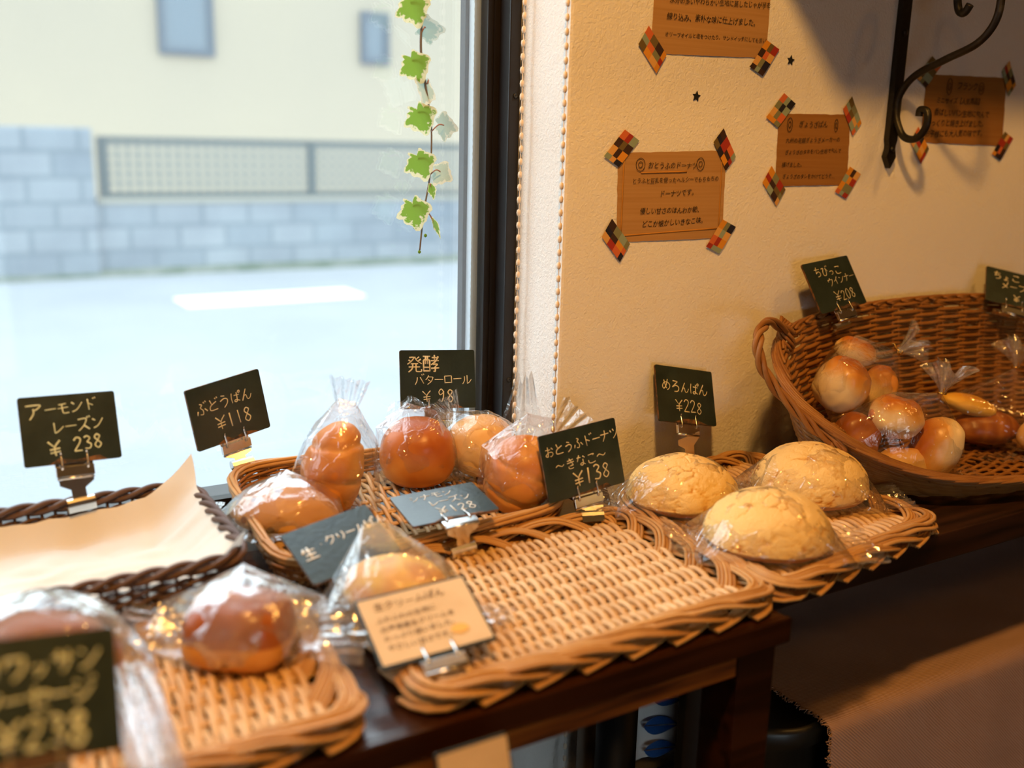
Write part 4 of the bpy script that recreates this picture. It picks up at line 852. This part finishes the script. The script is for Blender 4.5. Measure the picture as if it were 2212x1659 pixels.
def f_melon(d, s):
    v = noise.voronoi(d * 4.6 + Vector((s * 3, 0, 0)) + Vector(noise.noise_vector(d * 4 + Vector((s, 0, 0)))) * .30)[0]; e = v[1] - v[0]
    cr = max(0, 1 - e / .15) if d.z > -.15 else 0
    g = .006 * noise.noise(d * 9 + Vector((s, 0, 0))) + .004 * noise.noise(d * 24 + Vector((s, 0, 0)))
    cr *= max(0, min(1, .65 + 1.2 * noise.noise(d * 2.5 + Vector((0, s, 0)))))
    return (-.032 * cr ** 1.2 + .02 + g + (.012 if d.z > -.1 else -.02), max(0, min(1, .82 - .75 * cr * max(0, .55 + 1.3 * noise.noise(d * 3)) + (d.z - .5) * .45 if d.z > -.2 else .05)))
def f_twist(d, s):
    a = math.atan2(d.y, d.z); w = abs(math.sin(1.45 * PI * d.x + .55 * math.sin(a + s) + .5 * s + .25 * noise.noise(d * 2))); g = math.exp(-(w / .20) ** 2)
    return (.03 - .12 * g + .02 * noise.noise(d * 3), max(0, min(1, .55 + .35 * d.z - .25 * g + .3 * noise.noise(d * 1.6 + Vector((s, 0, 0))))))
def f_soft(d, s): return (.03 * noise.noise(d * 2.2 + Vector((s, s, 0))), max(0, min(1, .5 + .5 * d.z)))
def f_wrinkle(d, s):
    w = noise.ridged_multi_fractal(d * 1.5 + Vector((s, 0, 0)), .9, 2.1, 3, .8, 2.0)
    return (-.02 * w + .03, max(0, min(1, .45 + .35 * d.z + .25 * noise.noise(d * 1.5 + Vector((s, 3, 0))))))
def f_loaf(d, s): return (.01, 1.0 if d.z > .12 else max(0, .2 + d.z))
def f_cream(d, s): return (.03 * noise.noise(d * 3), max(0, min(1, .5 + .9 * noise.noise(d * 2.2 + Vector((s, 0, 0))) * (d.z > 0))))
def f_layer(d, s): 
    w = abs(math.sin(d.x * 7 + s)); return (.03 * w - .02, max(0, min(1, .45 + .3 * w)))
def px_axis(az): return math.radians(az)
CA = -.545     # the camera's right-hand direction seen from above
melon = [bread('melon_bun', 'crackled yellow melon bun at the back left of its tray behind the ドーナツ card', 'bun', (.706, .792, .030), (.059, .055, .042), (0, 0, CA), M['melon'], f_melon, 1, .42, 150, 84, 'melon buns'),
         bread('melon_bun', 'crackled yellow melon bun at the back right beside the oval basket', 'bun', (.850, .744, .032), (.062, .056, .046), (.05, 0, CA), M['melon'], f_melon, 4, .42, 150, 84, 'melon buns'),
         bread('melon_bun', 'crackled yellow melon bun at the front of its tray, nearest the camera', 'bun', (.704, .662, .030), (.0605, .055, .044), (0, 0, CA), M['melon'], f_melon, 7, .42, 150, 84, 'melon buns')]
G1 = 'wrapped rolls in the straw basket'
bread('raisin_roll', 'golden raisin roll lying at the left front of the straw basket', 'roll', (.308, .922, .033), (.053, .038, .031), (0, .1, CA), M['raisin'], f_soft, 2, .6, group=G1)
bread('twist_roll', 'tall golden twisted roll standing behind the raisin roll', 'roll', (.368, .940, .063), (.052, .036, .034), (0, -1.35, CA + .2), M['roll'], f_twist, 1, .8, 80, 48, group=G1)
bread('brown_roll', 'shiny deep brown roll in the middle of the straw basket', 'roll', (.474, .966, .058), (.041, .037, .042), (.1, 0, CA), M['rollbrown'], f_wrinkle, 6, .8, group=G1, power=2.3)
bread('pale_roll', 'pale wrinkled roll below the 発酵バターロール card', 'roll', (.550, .957, .058), (.041, .036, .039), (.15, .2, CA), M['rollwhite'], f_wrinkle, 3, .8, 80, 48, group=G1)
bread('golden_roll', 'golden roll standing at the right end of the straw basket', 'roll', (.552, .872, .050), (.045, .036, .040), (0, -1.2, CA), M['roll'], f_twist, 3, .8, 80, 48, group=G1)
bread('loaf', 'dark glossy brown loaf in clear film at the lower left', 'loaf', (.196, .702, .034), (.040, .034, .030), (0, 0, CA - .05), M['loaf'], f_loaf, 2, .75, power=3.2)
bread('brown_bun', 'shiny brown bun mostly hidden behind the lower left chalk card', 'bun', (.062, .705, .042), (.052, .038, .036), (0, 0, CA), M['bundark'], f_soft, 5, .6)
bread('cream_bun', 'orange-topped cream bun behind the kraft paper card', 'bun', (.332, .715, .033), (.046, .036, .028), (0, 0, CA - .2), M['cream'], f_cream, 3, .7)
G2 = 'sausage buns in the oval basket'
def f_bun(d, s):
    b = noise.noise(d * 1.3 + Vector((s * 2.3, s, 0)))
    return (.11 * b + .03 * noise.noise(d * 3.1 + Vector((0, 0, s))), max(0, min(1, .5 + .5 * d.z + .18 * b)))
def sbun(label, c, dims, rot, seed, mat='bun', end=None):
    o = bread('sausage_bun', label, 'bun', c, dims, rot, M[mat], f_bun, seed, .9, group=G2, power=2.35)
    if end:
        T = Euler(rot).to_matrix(); e = Vector(c) + T @ Vector((-dims[0] * .96, 0, -.004)); a = T @ Vector((-1, 0, -.1))
        MB().tube([e + a * t for t in (-.012, -.004, .001, .0035)], [.0075, .0075, .0068, .003], 10).build('sausage_end', M['sausage'], o)
    return o
sbun('glossy browned sausage bun at the left of the upper bag', (.965, .812, .119), (.031, .029, .035), (.3, .5, CA + .3), 1)
sbun('pale sausage bun peeping out at the top of the upper bag', (1.022, .842, .150), (.026, .019, .018), (.2, .3, CA), 2)
sbun('pale sausage bun at the right of the upper bag', (1.030, .808, .107), (.021, .019, .031), (0, .2, CA), 3)
sbun('dark sausage bun at the left end of the lower bag', (.962, .778, .066), (.027, .024, .026), (0, .3, CA), 4, 'bundark')
sbun('sausage bun with a pink sausage end at the top of the lower bag', (1.000, .755, .089), (.032, .026, .026), (.1, .25, CA + .1), 5, 'bun', True)
sbun('pale sausage bun with a pink sausage end at the bottom of the lower bag', (1.000, .741, .036), (.029, .021, .019), (0, 0, CA + .1), 6, 'rollwhite', True)
sbun('tall half browned sausage bun at the right of the lower bag', (1.045, .728, .050), (.040, .026, .029), (.1, -1.25, CA), 7)
G3 = 'breads in the bag at the right edge'
bread('maple_bread', 'brown layered bread under the yellow one at the right edge', 'bread', (1.232, .790, .036), (.047, .028, .026), (0, 0, CA + .1), M['bundark'], f_layer, 2, .8, group=G3)
bread('yellow_bread', 'long yellow bread lying on the brown layered one', 'bread', (1.205, .800, .070), (.038, .018, .014), (0, .25, CA), M['yellow'], f_soft, 4, .9, group=G3)
bread('pale_bread', 'pale bread end cut off by the right edge of the photo', 'bread', (1.262, .730, .036), (.030, .022, .028), (0, 0, CA), M['rollwhite'], f_layer, 5, .8, group=G3)

# ------------------------------------------------------------------ clear bags: film pulled taut over the bread, pleated flaps, twist ties
M['film'] = film_mat('clear_crinkled_film', .05, 1.0, 2.2, .03, .09, .5, 50, crease=.10)
M['filmclear'] = film_mat('thin_clear_film', .045, .85, 2.4, .012, .06, .45, 50, crease=.05)
M['filmmilky'] = film_mat('milky_crinkled_film', .08, 1.05, 1.6, .10, .13, .32, 40, crease=.04)
import bmesh
def hull(points, sub=1, amp=.0012, seed=0):
    bm = bmesh.new()
    for p in points: bm.verts.new(p)
    bmesh.ops.convex_hull(bm, input=bm.verts[:])
    for v in [v for v in bm.verts if not v.link_faces]: bm.verts.remove(v)
    for _ in range(sub):
        bmesh.ops.subdivide_edges(bm, edges=bm.edges[:], cuts=1, use_grid_fill=True)
    bmesh.ops.triangulate(bm, faces=bm.faces[:])
    bm.normal_update()
    for v in bm.verts: v.co += v.normal * amp * (noise.noise(v.co * 90 + Vector((seed, 0, 0))) - .1)
    bm.verts.index_update(); r = [v.co.copy() for v in bm.verts], [[q.index for q in f.verts] for f in bm.faces]; bm.free(); return r
def flap(mb, p, d, across, w0, w1, ln, pleats=5, amp=.004, seed=0, nu=26, nv=9, tip=0.0):
    d = Vector(d).normalized(); a = Vector(across); a = (a - d * a.dot(d)).normalized(); n = d.cross(a); P0 = Vector(p)
    def fn(u, v):
        wd = lerp(w0, w1, v ** .8); s = (u - .5)
        tri = abs(((u * pleats + .13 * seed) % 1) * 2 - 1) - .5
        ll = ln * (1 + .18 * noise.noise((u * 4, seed, 0)) - tip * abs(s) * 2)
        return P0 + a * s * wd + d * ll * v + n * (amp * tri * (.4 + v) + .25 * amp * noise.noise((u * 5, v * 4, seed)))
    mb.grid(fn, nu, nv)
def ell(c, dims, rot, n, seed, s=1.0):
    rr = random.Random(seed); R = Euler(rot).to_matrix(); out = []
    for k in range(n):
        z = 1 - 2 * (k + .5) / n; a = k * 2.39996 + rr.uniform(-.5, .5); r = math.sqrt(1 - z * z); d = Vector((r * math.cos(a), r * math.sin(a), z))
        out.append(Vector(c) + R @ Vector((d.x * dims[0] * s, d.y * dims[1] * s, d.z * dims[2] * s * (1 if d.z > 0 else .8))))
    return out
def bag(label, pts, flaps=(), seed=0, mat='film', tie=None, group='clear film bags', zmin=None, base=None, amp=.0012):
    if zmin is not None: pts = [Vector((p[0], p[1], max(p[2], zmin))) for p in pts]
    c = sum((Vector(p) for p in pts), Vector()) / len(pts); zb = min(p[2] for p in pts)
    root = thing('bread_bag', label, 'bag', (c.x, c.y, zb), group=group)
    mb = MB(); mb.add(*hull(pts, 2, amp, seed)); mb.build('film_pouch', M[mat], root, smooth=False)
    for k, f in enumerate(flaps):
        mb = MB(); flap(mb, *f, seed=seed + k); mb.build('film_flap', M[mat], root, smooth=False)
    if tie:
        p, d = Vector(tie[0]), Vector(tie[1]).normalized(); e1 = d.orthogonal().normalized(); e2 = d.cross(e1); t = MB()
        t.tube([p + (e1 * math.cos(a * PI / 6) + e2 * math.sin(a * PI / 6)) * .0045 + d * .0006 * a / 12 for a in range(13)], .0011, 6)
        t.tube(catmull([p + e1 * .0045, p + e1 * .009 + Vector((0, 0, .002)), p + e1 * .015 + e2 * .002 - Vector((0, 0, .004))], 4), .0009, 5)
        t.tube(catmull([p - e1 * .0045, p - e1 * .008 + Vector((0, 0, .004)), p - e1 * .011 + Vector((0, 0, .009))], 4), .0009, 5)
        t.build('twist_tie', M['gold'], root)
        n_ = MB()
        for q in range(2):
            n_.grid(lambda u, v: p + (e1 * math.cos(2 * PI * u) + e2 * math.sin(2 * PI * u)) * ((.0035 + .020 * v ** 1.4 * tie[2]) * (1 + .35 * math.sin(2 * PI * u * 6 + q) * v)) * (1 - .3 * q) + d * (.030 * tie[2] * v * (1 + .25 * math.sin(2 * PI * u * 3 + q))), 54, 8, cu=True)
        n_.build('gathered_neck', M['filmmilky'], root, smooth=False)
    return root
R_ = Vector((math.cos(CA), math.sin(CA), 0)); N_ = Vector((math.sin(CA), -math.cos(CA), 0))   # right and towards the camera
Zv = Vector((0, 0, 1))
for k, (c, d, s, lb) in enumerate((((.706, .792, .030), (.059, .055, .042), 11, 'clear bag around the back left melon bun'), ((.850, .744, .032), (.062, .056, .046), 12, 'clear bag around the back right melon bun'), ((.704, .662, .030), (.0605, .055, .044), 13, 'clear bag around the front melon bun'))):
    C_ = Vector(c); pts = ell(c, (d[0] * 1.04, d[1] * 1.05, d[2] * 1.06), (0, 0, CA), 80, s)
    for sx in (-1, 1):
        for sy in (-1, 1): pts.append(C_ + R_ * sx * .076 + N_ * sy * .048 + Zv * (-.012))
    fl = [(C_ + R_ * .074 - Zv * .010, R_ + Zv * .15, N_, .088, .098, .030, 9, .006), (C_ - R_ * .074 - Zv * .008, -R_ + Zv * .25, N_, .088, .092, .026, 8, .006)]
    bag(lb, pts, fl, s, zmin=.0135, group='clear film bags around the melon buns')
# bags in the straw basket: upright pouches drawn to a peak
GB = 'clear film bags in the straw basket'
c = Vector((.308, .922, .035)); bag('clear bag around the lying raisin roll', ell(c, (.058, .042, .035), (0, 0, CA), 70, 21) + [c - R_ * .070 - Zv * .005, c - R_ * .066 + N_ * .03 - Zv * .012, c + R_ * .062 + N_ * .02, c + Zv * .042 - N_ * .01],
    [(c + N_ * .040 - Zv * .006, N_ - Zv * .3, R_, .09, .10, .012, 6, .004), (c - R_ * .066, -R_ - Zv * .2, N_, .05, .06, .012, 5, .004)], 21, 'filmmilky', group=GB, zmin=.016)
c = Vector((.368, .940, .066)); bag('tall clear bag drawn up to a peak around the twisted roll', ell(c, (.041, .040, .056), (0, 0, CA), 70, 22) + [c + R_ * .004 + Zv * .075, c + R_ * .022 + Zv * .072, c - R_ * .052 - Zv * .02, c + R_ * .046 - Zv * .045, c - R_ * .05 - Zv * .05, c + R_ * .044 + Zv * .03],
    [(c + R_ * .012 + Zv * .066, Zv + R_ * .12, R_, .022, .042, .030, 4, .008), (c + R_ * .040 - Zv * .01, R_ - Zv * .2, Zv, .08, .09, .010, 3, .003)], 22, group=GB, zmin=.012)
c = Vector((.474, .966, .060)); bag('clear bag with a folded white top around the brown roll', ell(c, (.044, .040, .046), (0, 0, CA), 70, 23) + [c - R_ * .012 + Zv * .058, c - R_ * .046 + Zv * .030, c - R_ * .048 - Zv * .035, c + R_ * .046 - Zv * .03, c + R_ * .02 + Zv * .05],
    [(c - R_ * .010 + Zv * .048 + N_ * .012, Zv * .5 - R_ * .3 - N_ * .5, R_, .055, .030, .020, 2, .005), (c + R_ * .044 - Zv * .02, R_ - Zv * .4, N_ + Zv, .05, .06, .022, 6, .005)], 23, group=GB, zmin=.012)
c = Vector((.550, .957, .060)); bag('clear bag with a pleated fan at its left around the pale roll', ell(c, (.044, .039, .043), (0, 0, CA), 70, 24) + [c - R_ * .040 + Zv * .040, c + R_ * .048 - Zv * .02, c - R_ * .045 - Zv * .04],
    [(c - R_ * .032 + Zv * .038, Zv - R_ * .7, R_, .014, .040, .022, 7, .005), (c - R_ * .02 - Zv * .045 + N_ * .03, -R_ - Zv * .3, N_, .04, .05, .024, 7, .006)], 24, group=GB, zmin=.012)
c = Vector((.552, .872, .054)); bag('tall clear bag with two upright corners around the golden roll', ell(c, (.043, .039, .050), (0, 0, CA), 70, 25) + [c + R_ * .004 + Zv * .066, c + R_ * .040 + Zv * .060, c - R_ * .05 - Zv * .045, c - R_ * .045 + Zv * .03, c + R_ * .04 - Zv * .04],
    [(c - R_ * .002 + Zv * .050, Zv + R_ * .02, R_, .050, .018, .055, 3, .010), (c + R_ * .036 + Zv * .046, Zv + R_ * .75, R_, .014, .040, .034, 3, .008), (c - R_ * .03 - Zv * .045 + N_ * .025, -R_ * .7 - Zv * .2 + N_ * .3, N_, .04, .05, .022, 6, .005)], 25, group=GB, zmin=.012)
# front bags
c = Vector((.196, .702, .038)); bag('blurred clear bag around the dark loaf', ell(c, (.047, .041, .037), (0, 0, CA), 80, 31) + [c - R_ * .075 - Zv * .022, c - R_ * .070 - N_ * .03 + Zv * .004, c + R_ * .068 - Zv * .012, c + R_ * .06 - N_ * .03 + Zv * .012, c + Zv * .042 - N_ * .02],
    [(c + R_ * .060 - Zv * .004, R_ + Zv * .05, N_, .07, .08, .038, 6, .009), (c - R_ * .066 - Zv * .006, -R_ + Zv * .05, N_, .07, .085, .030, 6, .010)], 31, 'filmmilky', group='clear film bags at the front of the table', zmin=.011)
c = Vector((.062, .705, .048)); bag('blurred shiny bag behind the lower left chalk card', ell(c, (.064, .046, .046), (0, 0, CA), 80, 32) + [c + R_ * .080 - Zv * .010, c - R_ * .08 - Zv * .01, c + R_ * .05 - N_ * .03 + Zv * .012],
    [(c + R_ * .058 + N_ * .005 - Zv * .002, Vector((-.05, -1, -.08)), R_, .034, .030, .135, 4, .009)], 32, 'filmmilky', group='clear film bags at the front of the table', zmin=.011)
c = Vector((.332, .715, .037)); bag('blurred bag with a bright white fold around the cream bun', ell(c, (.052, .041, .035), (0, 0, CA - .2), 80, 33) + [c - R_ * .028 + Zv * .052 - N_ * .005, c - R_ * .010 + Zv * .054 - N_ * .005, c - R_ * .066 - Zv * .018, c + R_ * .066 - Zv * .02, c - R_ * .06 + N_ * .03 - Zv * .02],
    [(c + R_ * .055 + N_ * .02 - Zv * .014, R_ + N_ * .6, N_, .05, .06, .034, 6, .006), (c - R_ * .055 + N_ * .02 - Zv * .012, -R_ + N_ * .3, N_, .05, .07, .030, 5, .006)], 33, 'filmmilky', group='clear film bags at the front of the table', zmin=.011)
# tied bags in the oval basket
GT = 'clear bags with gold twist ties in the oval basket'
c = Vector((1.003, .823, .112)); pts = ell((.965, .812, .119), (.035, .033, .039), (.3, .5, CA), 36, 41) + ell((1.022, .842, .150), (.029, .022, .021), (.2, .3, CA), 26, 42) + ell((1.030, .808, .107), (.025, .023, .035), (0, 0, CA), 26, 43) + [Vector((.975, .82, .060)), Vector((1.03, .80, .068)), Vector((.945, .815, .09))]
nk = Vector((1.067, .815, .152)); bag('clear bag tied with gold holding three sausage buns, upper left in the oval basket', pts + [nk], (), 41, 'filmclear', tie=(nk, R_ * .9 + Zv * .45, .95), group=GT)
pts = ell((.962, .778, .066), (.030, .027, .029), (0, 0, CA), 26, 44) + ell((1.000, .755, .089), (.036, .030, .030), (.1, .25, CA), 36, 45) + ell((1.000, .741, .036), (.033, .025, .022), (0, 0, CA), 26, 46) + ell((1.045, .728, .050), (.032, .030, .044), (0, 0, CA), 36, 47) + [Vector((1.07, .72, .014)), Vector((.99, .75, .014))]
nk = Vector((1.062, .742, .115)); bag('clear bag tied with gold holding four sausage buns, lower left in the oval basket', pts + [nk], [(Vector((1.060, .715, .022)), N_ * .6 + R_ * .6 - Zv * .3, R_, .05, .06, .025, 5, .005)], 44, 'filmclear', tie=(nk, Zv + R_ * .15, 1.05), group=GT, zmin=.010)
pts = ell((1.232, .790, .040), (.052, .034, .030), (0, 0, CA), 40, 48) + ell((1.205, .800, .070), (.042, .022, .018), (0, 0, CA), 30, 49) + ell((1.262, .730, .036), (.033, .025, .031), (0, 0, CA), 20, 50)
nk = Vector((1.275, .785, .118)); bag('clear tied bag holding the yellow and brown breads at the right edge', pts + [nk], [(Vector((1.20, .755, .016)), N_ + R_ * .2, R_, .06, .07, .03, 5, .005)], 48, 'filmclear', tie=(nk, Zv, 1.1), group=GT, zmin=.010)

# ------------------------------------------------------------------ under the shelf: brown ribbed cloth, tub, leaf-print cloths
def cloth_mat():
    m, n, out = newmat('brown_ribbed_cloth'); p = n.nodes.new('ShaderNodeBsdfPrincipled'); p.inputs['Roughness'].default_value = .95; p.inputs['Specular IOR Level'].default_value = .1
    t = n.nodes.new('ShaderNodeTexCoord'); nz = n.nodes.new('ShaderNodeTexNoise'); nz.inputs['Scale'].default_value = 14; nz.inputs['Detail'].default_value = 5; L(n, t.outputs['Object'], nz.inputs['Vector'])
    r = n.nodes.new('ShaderNodeValToRGB'); r.color_ramp.elements[0].color = (0.30, 0.185, 0.135, 1); r.color_ramp.elements[1].color = (0.38, 0.24, 0.18, 1); L(n, nz.outputs[0], r.inputs[0]); L(n, r.outputs[0], p.inputs['Base Color'])
    wv = n.nodes.new('ShaderNodeTexWave'); wv.bands_direction = 'DIAGONAL'; wv.inputs['Scale'].default_value = 150; wv.inputs['Distortion'].default_value = .4; L(n, t.outputs['Object'], wv.inputs['Vector'])
    b = n.nodes.new('ShaderNodeBump'); b.inputs['Strength'].default_value = .6; b.inputs['Distance'].default_value = .001; L(n, wv.outputs[0], b.inputs['Height']); L(n, b.outputs[0], p.inputs['Normal']); L(n, p.outputs[0], out.inputs[0]); return m
M['cloth'] = cloth_mat()
bx = tag(MB().box((.90, .672, F), (2.3, .90, -.209), bev=.004).build('low_cabinet', M['darkwood'], smooth=False, at=(1.6, .78, F)), 'long low cabinet hidden under the brown ribbed cloth', 'cabinet')
def clothP(u, v):
    x = lerp(.815, 2.35, u) + .004 * noise.noise((v * 40, 0, 3)) * (u < .02)
    s = v * .72
    if s < .235: y, z = .900 - s, -.2045
    elif s < .26: a = (s - .235) / .025 * PI / 2; y, z = .665 - .0155 * math.sin(a), -.2045 - .0155 * (1 - math.cos(a))
    else: y, z = .6495 - .02 * min(1, (s - .26) / .3) * (1 + .8 * noise.noise((u * 14, .5, 0))), -.22 - (s - .26)
    z += .0012 * noise.noise((x * 16, y * 16, 1)) + (.002 * noise.noise((x * 7, y * 12, 4)) if z > -.21 else 0)
    return (x, y, z)
cl = tag(MB().grid(clothP, 140, 90).build('ribbed_cloth', M['cloth'], at=(1.6, .78, -.209)), 'brown ribbed cloth with a frayed left edge draped below the wall shelf', 'cloth')
fr = MB(); rr = random.Random(2)
for k in range(420):
    v = k / 420; p = Vector(clothP(0, v)); q = Vector(clothP(0.002, v)); fr.tube([p, p + Vector((-.0015 - .002 * rr.random(), rr.uniform(-.002, .002), rr.uniform(-.002, .001))), p + Vector((-.002 - .004 * rr.random(), rr.uniform(-.003, .003), rr.uniform(-.004, .001)))], .0007, 4)
fr.build('frayed_edge', M['cloth'], cl)
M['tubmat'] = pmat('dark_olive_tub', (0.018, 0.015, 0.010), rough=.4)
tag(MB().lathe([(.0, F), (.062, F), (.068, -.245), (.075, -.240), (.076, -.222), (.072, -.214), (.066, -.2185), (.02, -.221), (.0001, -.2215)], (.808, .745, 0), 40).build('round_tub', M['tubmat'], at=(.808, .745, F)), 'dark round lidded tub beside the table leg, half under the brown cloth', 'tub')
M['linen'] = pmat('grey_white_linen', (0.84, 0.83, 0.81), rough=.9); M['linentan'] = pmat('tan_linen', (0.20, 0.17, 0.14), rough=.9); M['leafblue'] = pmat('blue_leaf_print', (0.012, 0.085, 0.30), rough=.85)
def hanging(name, label, x0, x1, y, z0, z1, mat, leaves, grp='leaf-print cloths'):
    o = tag(MB().grid(lambda u, v: (lerp(x0, x1, u), y + .004 * math.sin(u * 9 + v * 2), lerp(z0, z1, v) - .003 * math.sin(u * 5) * (1 - v)), 16, 12).build(name, mat, at=((x0 + x1) / 2, y, z1)), label, 'cloth', grp)
    mb = MB()
    for (cx, cz, ln, wd, ang) in leaves:
        c, s = math.cos(ang), math.sin(ang)
        for sg in (1, -1):
            up, lo = [], []
            for k in range(13):
                t = k / 12; a = (t - .5) * ln; b = wd * math.sin(PI * t ** .8) * .5 * (1 - .2 * t); up.append((a, sg * b)); lo.append((a, sg * min(b, .0009)))
            poly = up + lo[::-1]
            vs = [(cx + a * c - b * s, y - .0062, cz + a * s + b * c) for a, b in poly]; n = len(up)
            for k in range(n - 1):
                if k % 3 == 1: 
                    m_ = .8
                mb.add([vs[k], vs[k + 1], vs[2 * n - 2 - k], vs[2 * n - 1 - k]], [(0, 1, 2, 3)])
    mb.build('printed_leaves', M['leafblue'], o, smooth=False); return o
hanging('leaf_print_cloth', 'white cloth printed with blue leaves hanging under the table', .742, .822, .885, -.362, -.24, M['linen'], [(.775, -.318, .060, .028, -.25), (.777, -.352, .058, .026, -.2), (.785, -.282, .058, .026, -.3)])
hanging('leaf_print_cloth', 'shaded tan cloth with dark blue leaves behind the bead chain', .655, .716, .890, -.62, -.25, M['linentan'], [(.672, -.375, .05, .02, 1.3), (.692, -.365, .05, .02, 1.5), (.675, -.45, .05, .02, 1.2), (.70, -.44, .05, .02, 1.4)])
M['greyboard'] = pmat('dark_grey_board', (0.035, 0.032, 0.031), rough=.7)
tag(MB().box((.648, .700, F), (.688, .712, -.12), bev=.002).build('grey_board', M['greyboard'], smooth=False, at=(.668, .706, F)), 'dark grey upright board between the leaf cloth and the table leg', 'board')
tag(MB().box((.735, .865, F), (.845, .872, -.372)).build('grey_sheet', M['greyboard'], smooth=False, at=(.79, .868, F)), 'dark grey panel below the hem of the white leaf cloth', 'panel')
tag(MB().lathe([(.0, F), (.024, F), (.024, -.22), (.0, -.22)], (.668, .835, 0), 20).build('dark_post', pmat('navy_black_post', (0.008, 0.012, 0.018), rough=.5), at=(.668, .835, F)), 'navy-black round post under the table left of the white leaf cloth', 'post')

# ------------------------------------------------------------------ stand everything on the shop floor
for o in S.objects:
    if o.parent is None: o.location.z += Z0
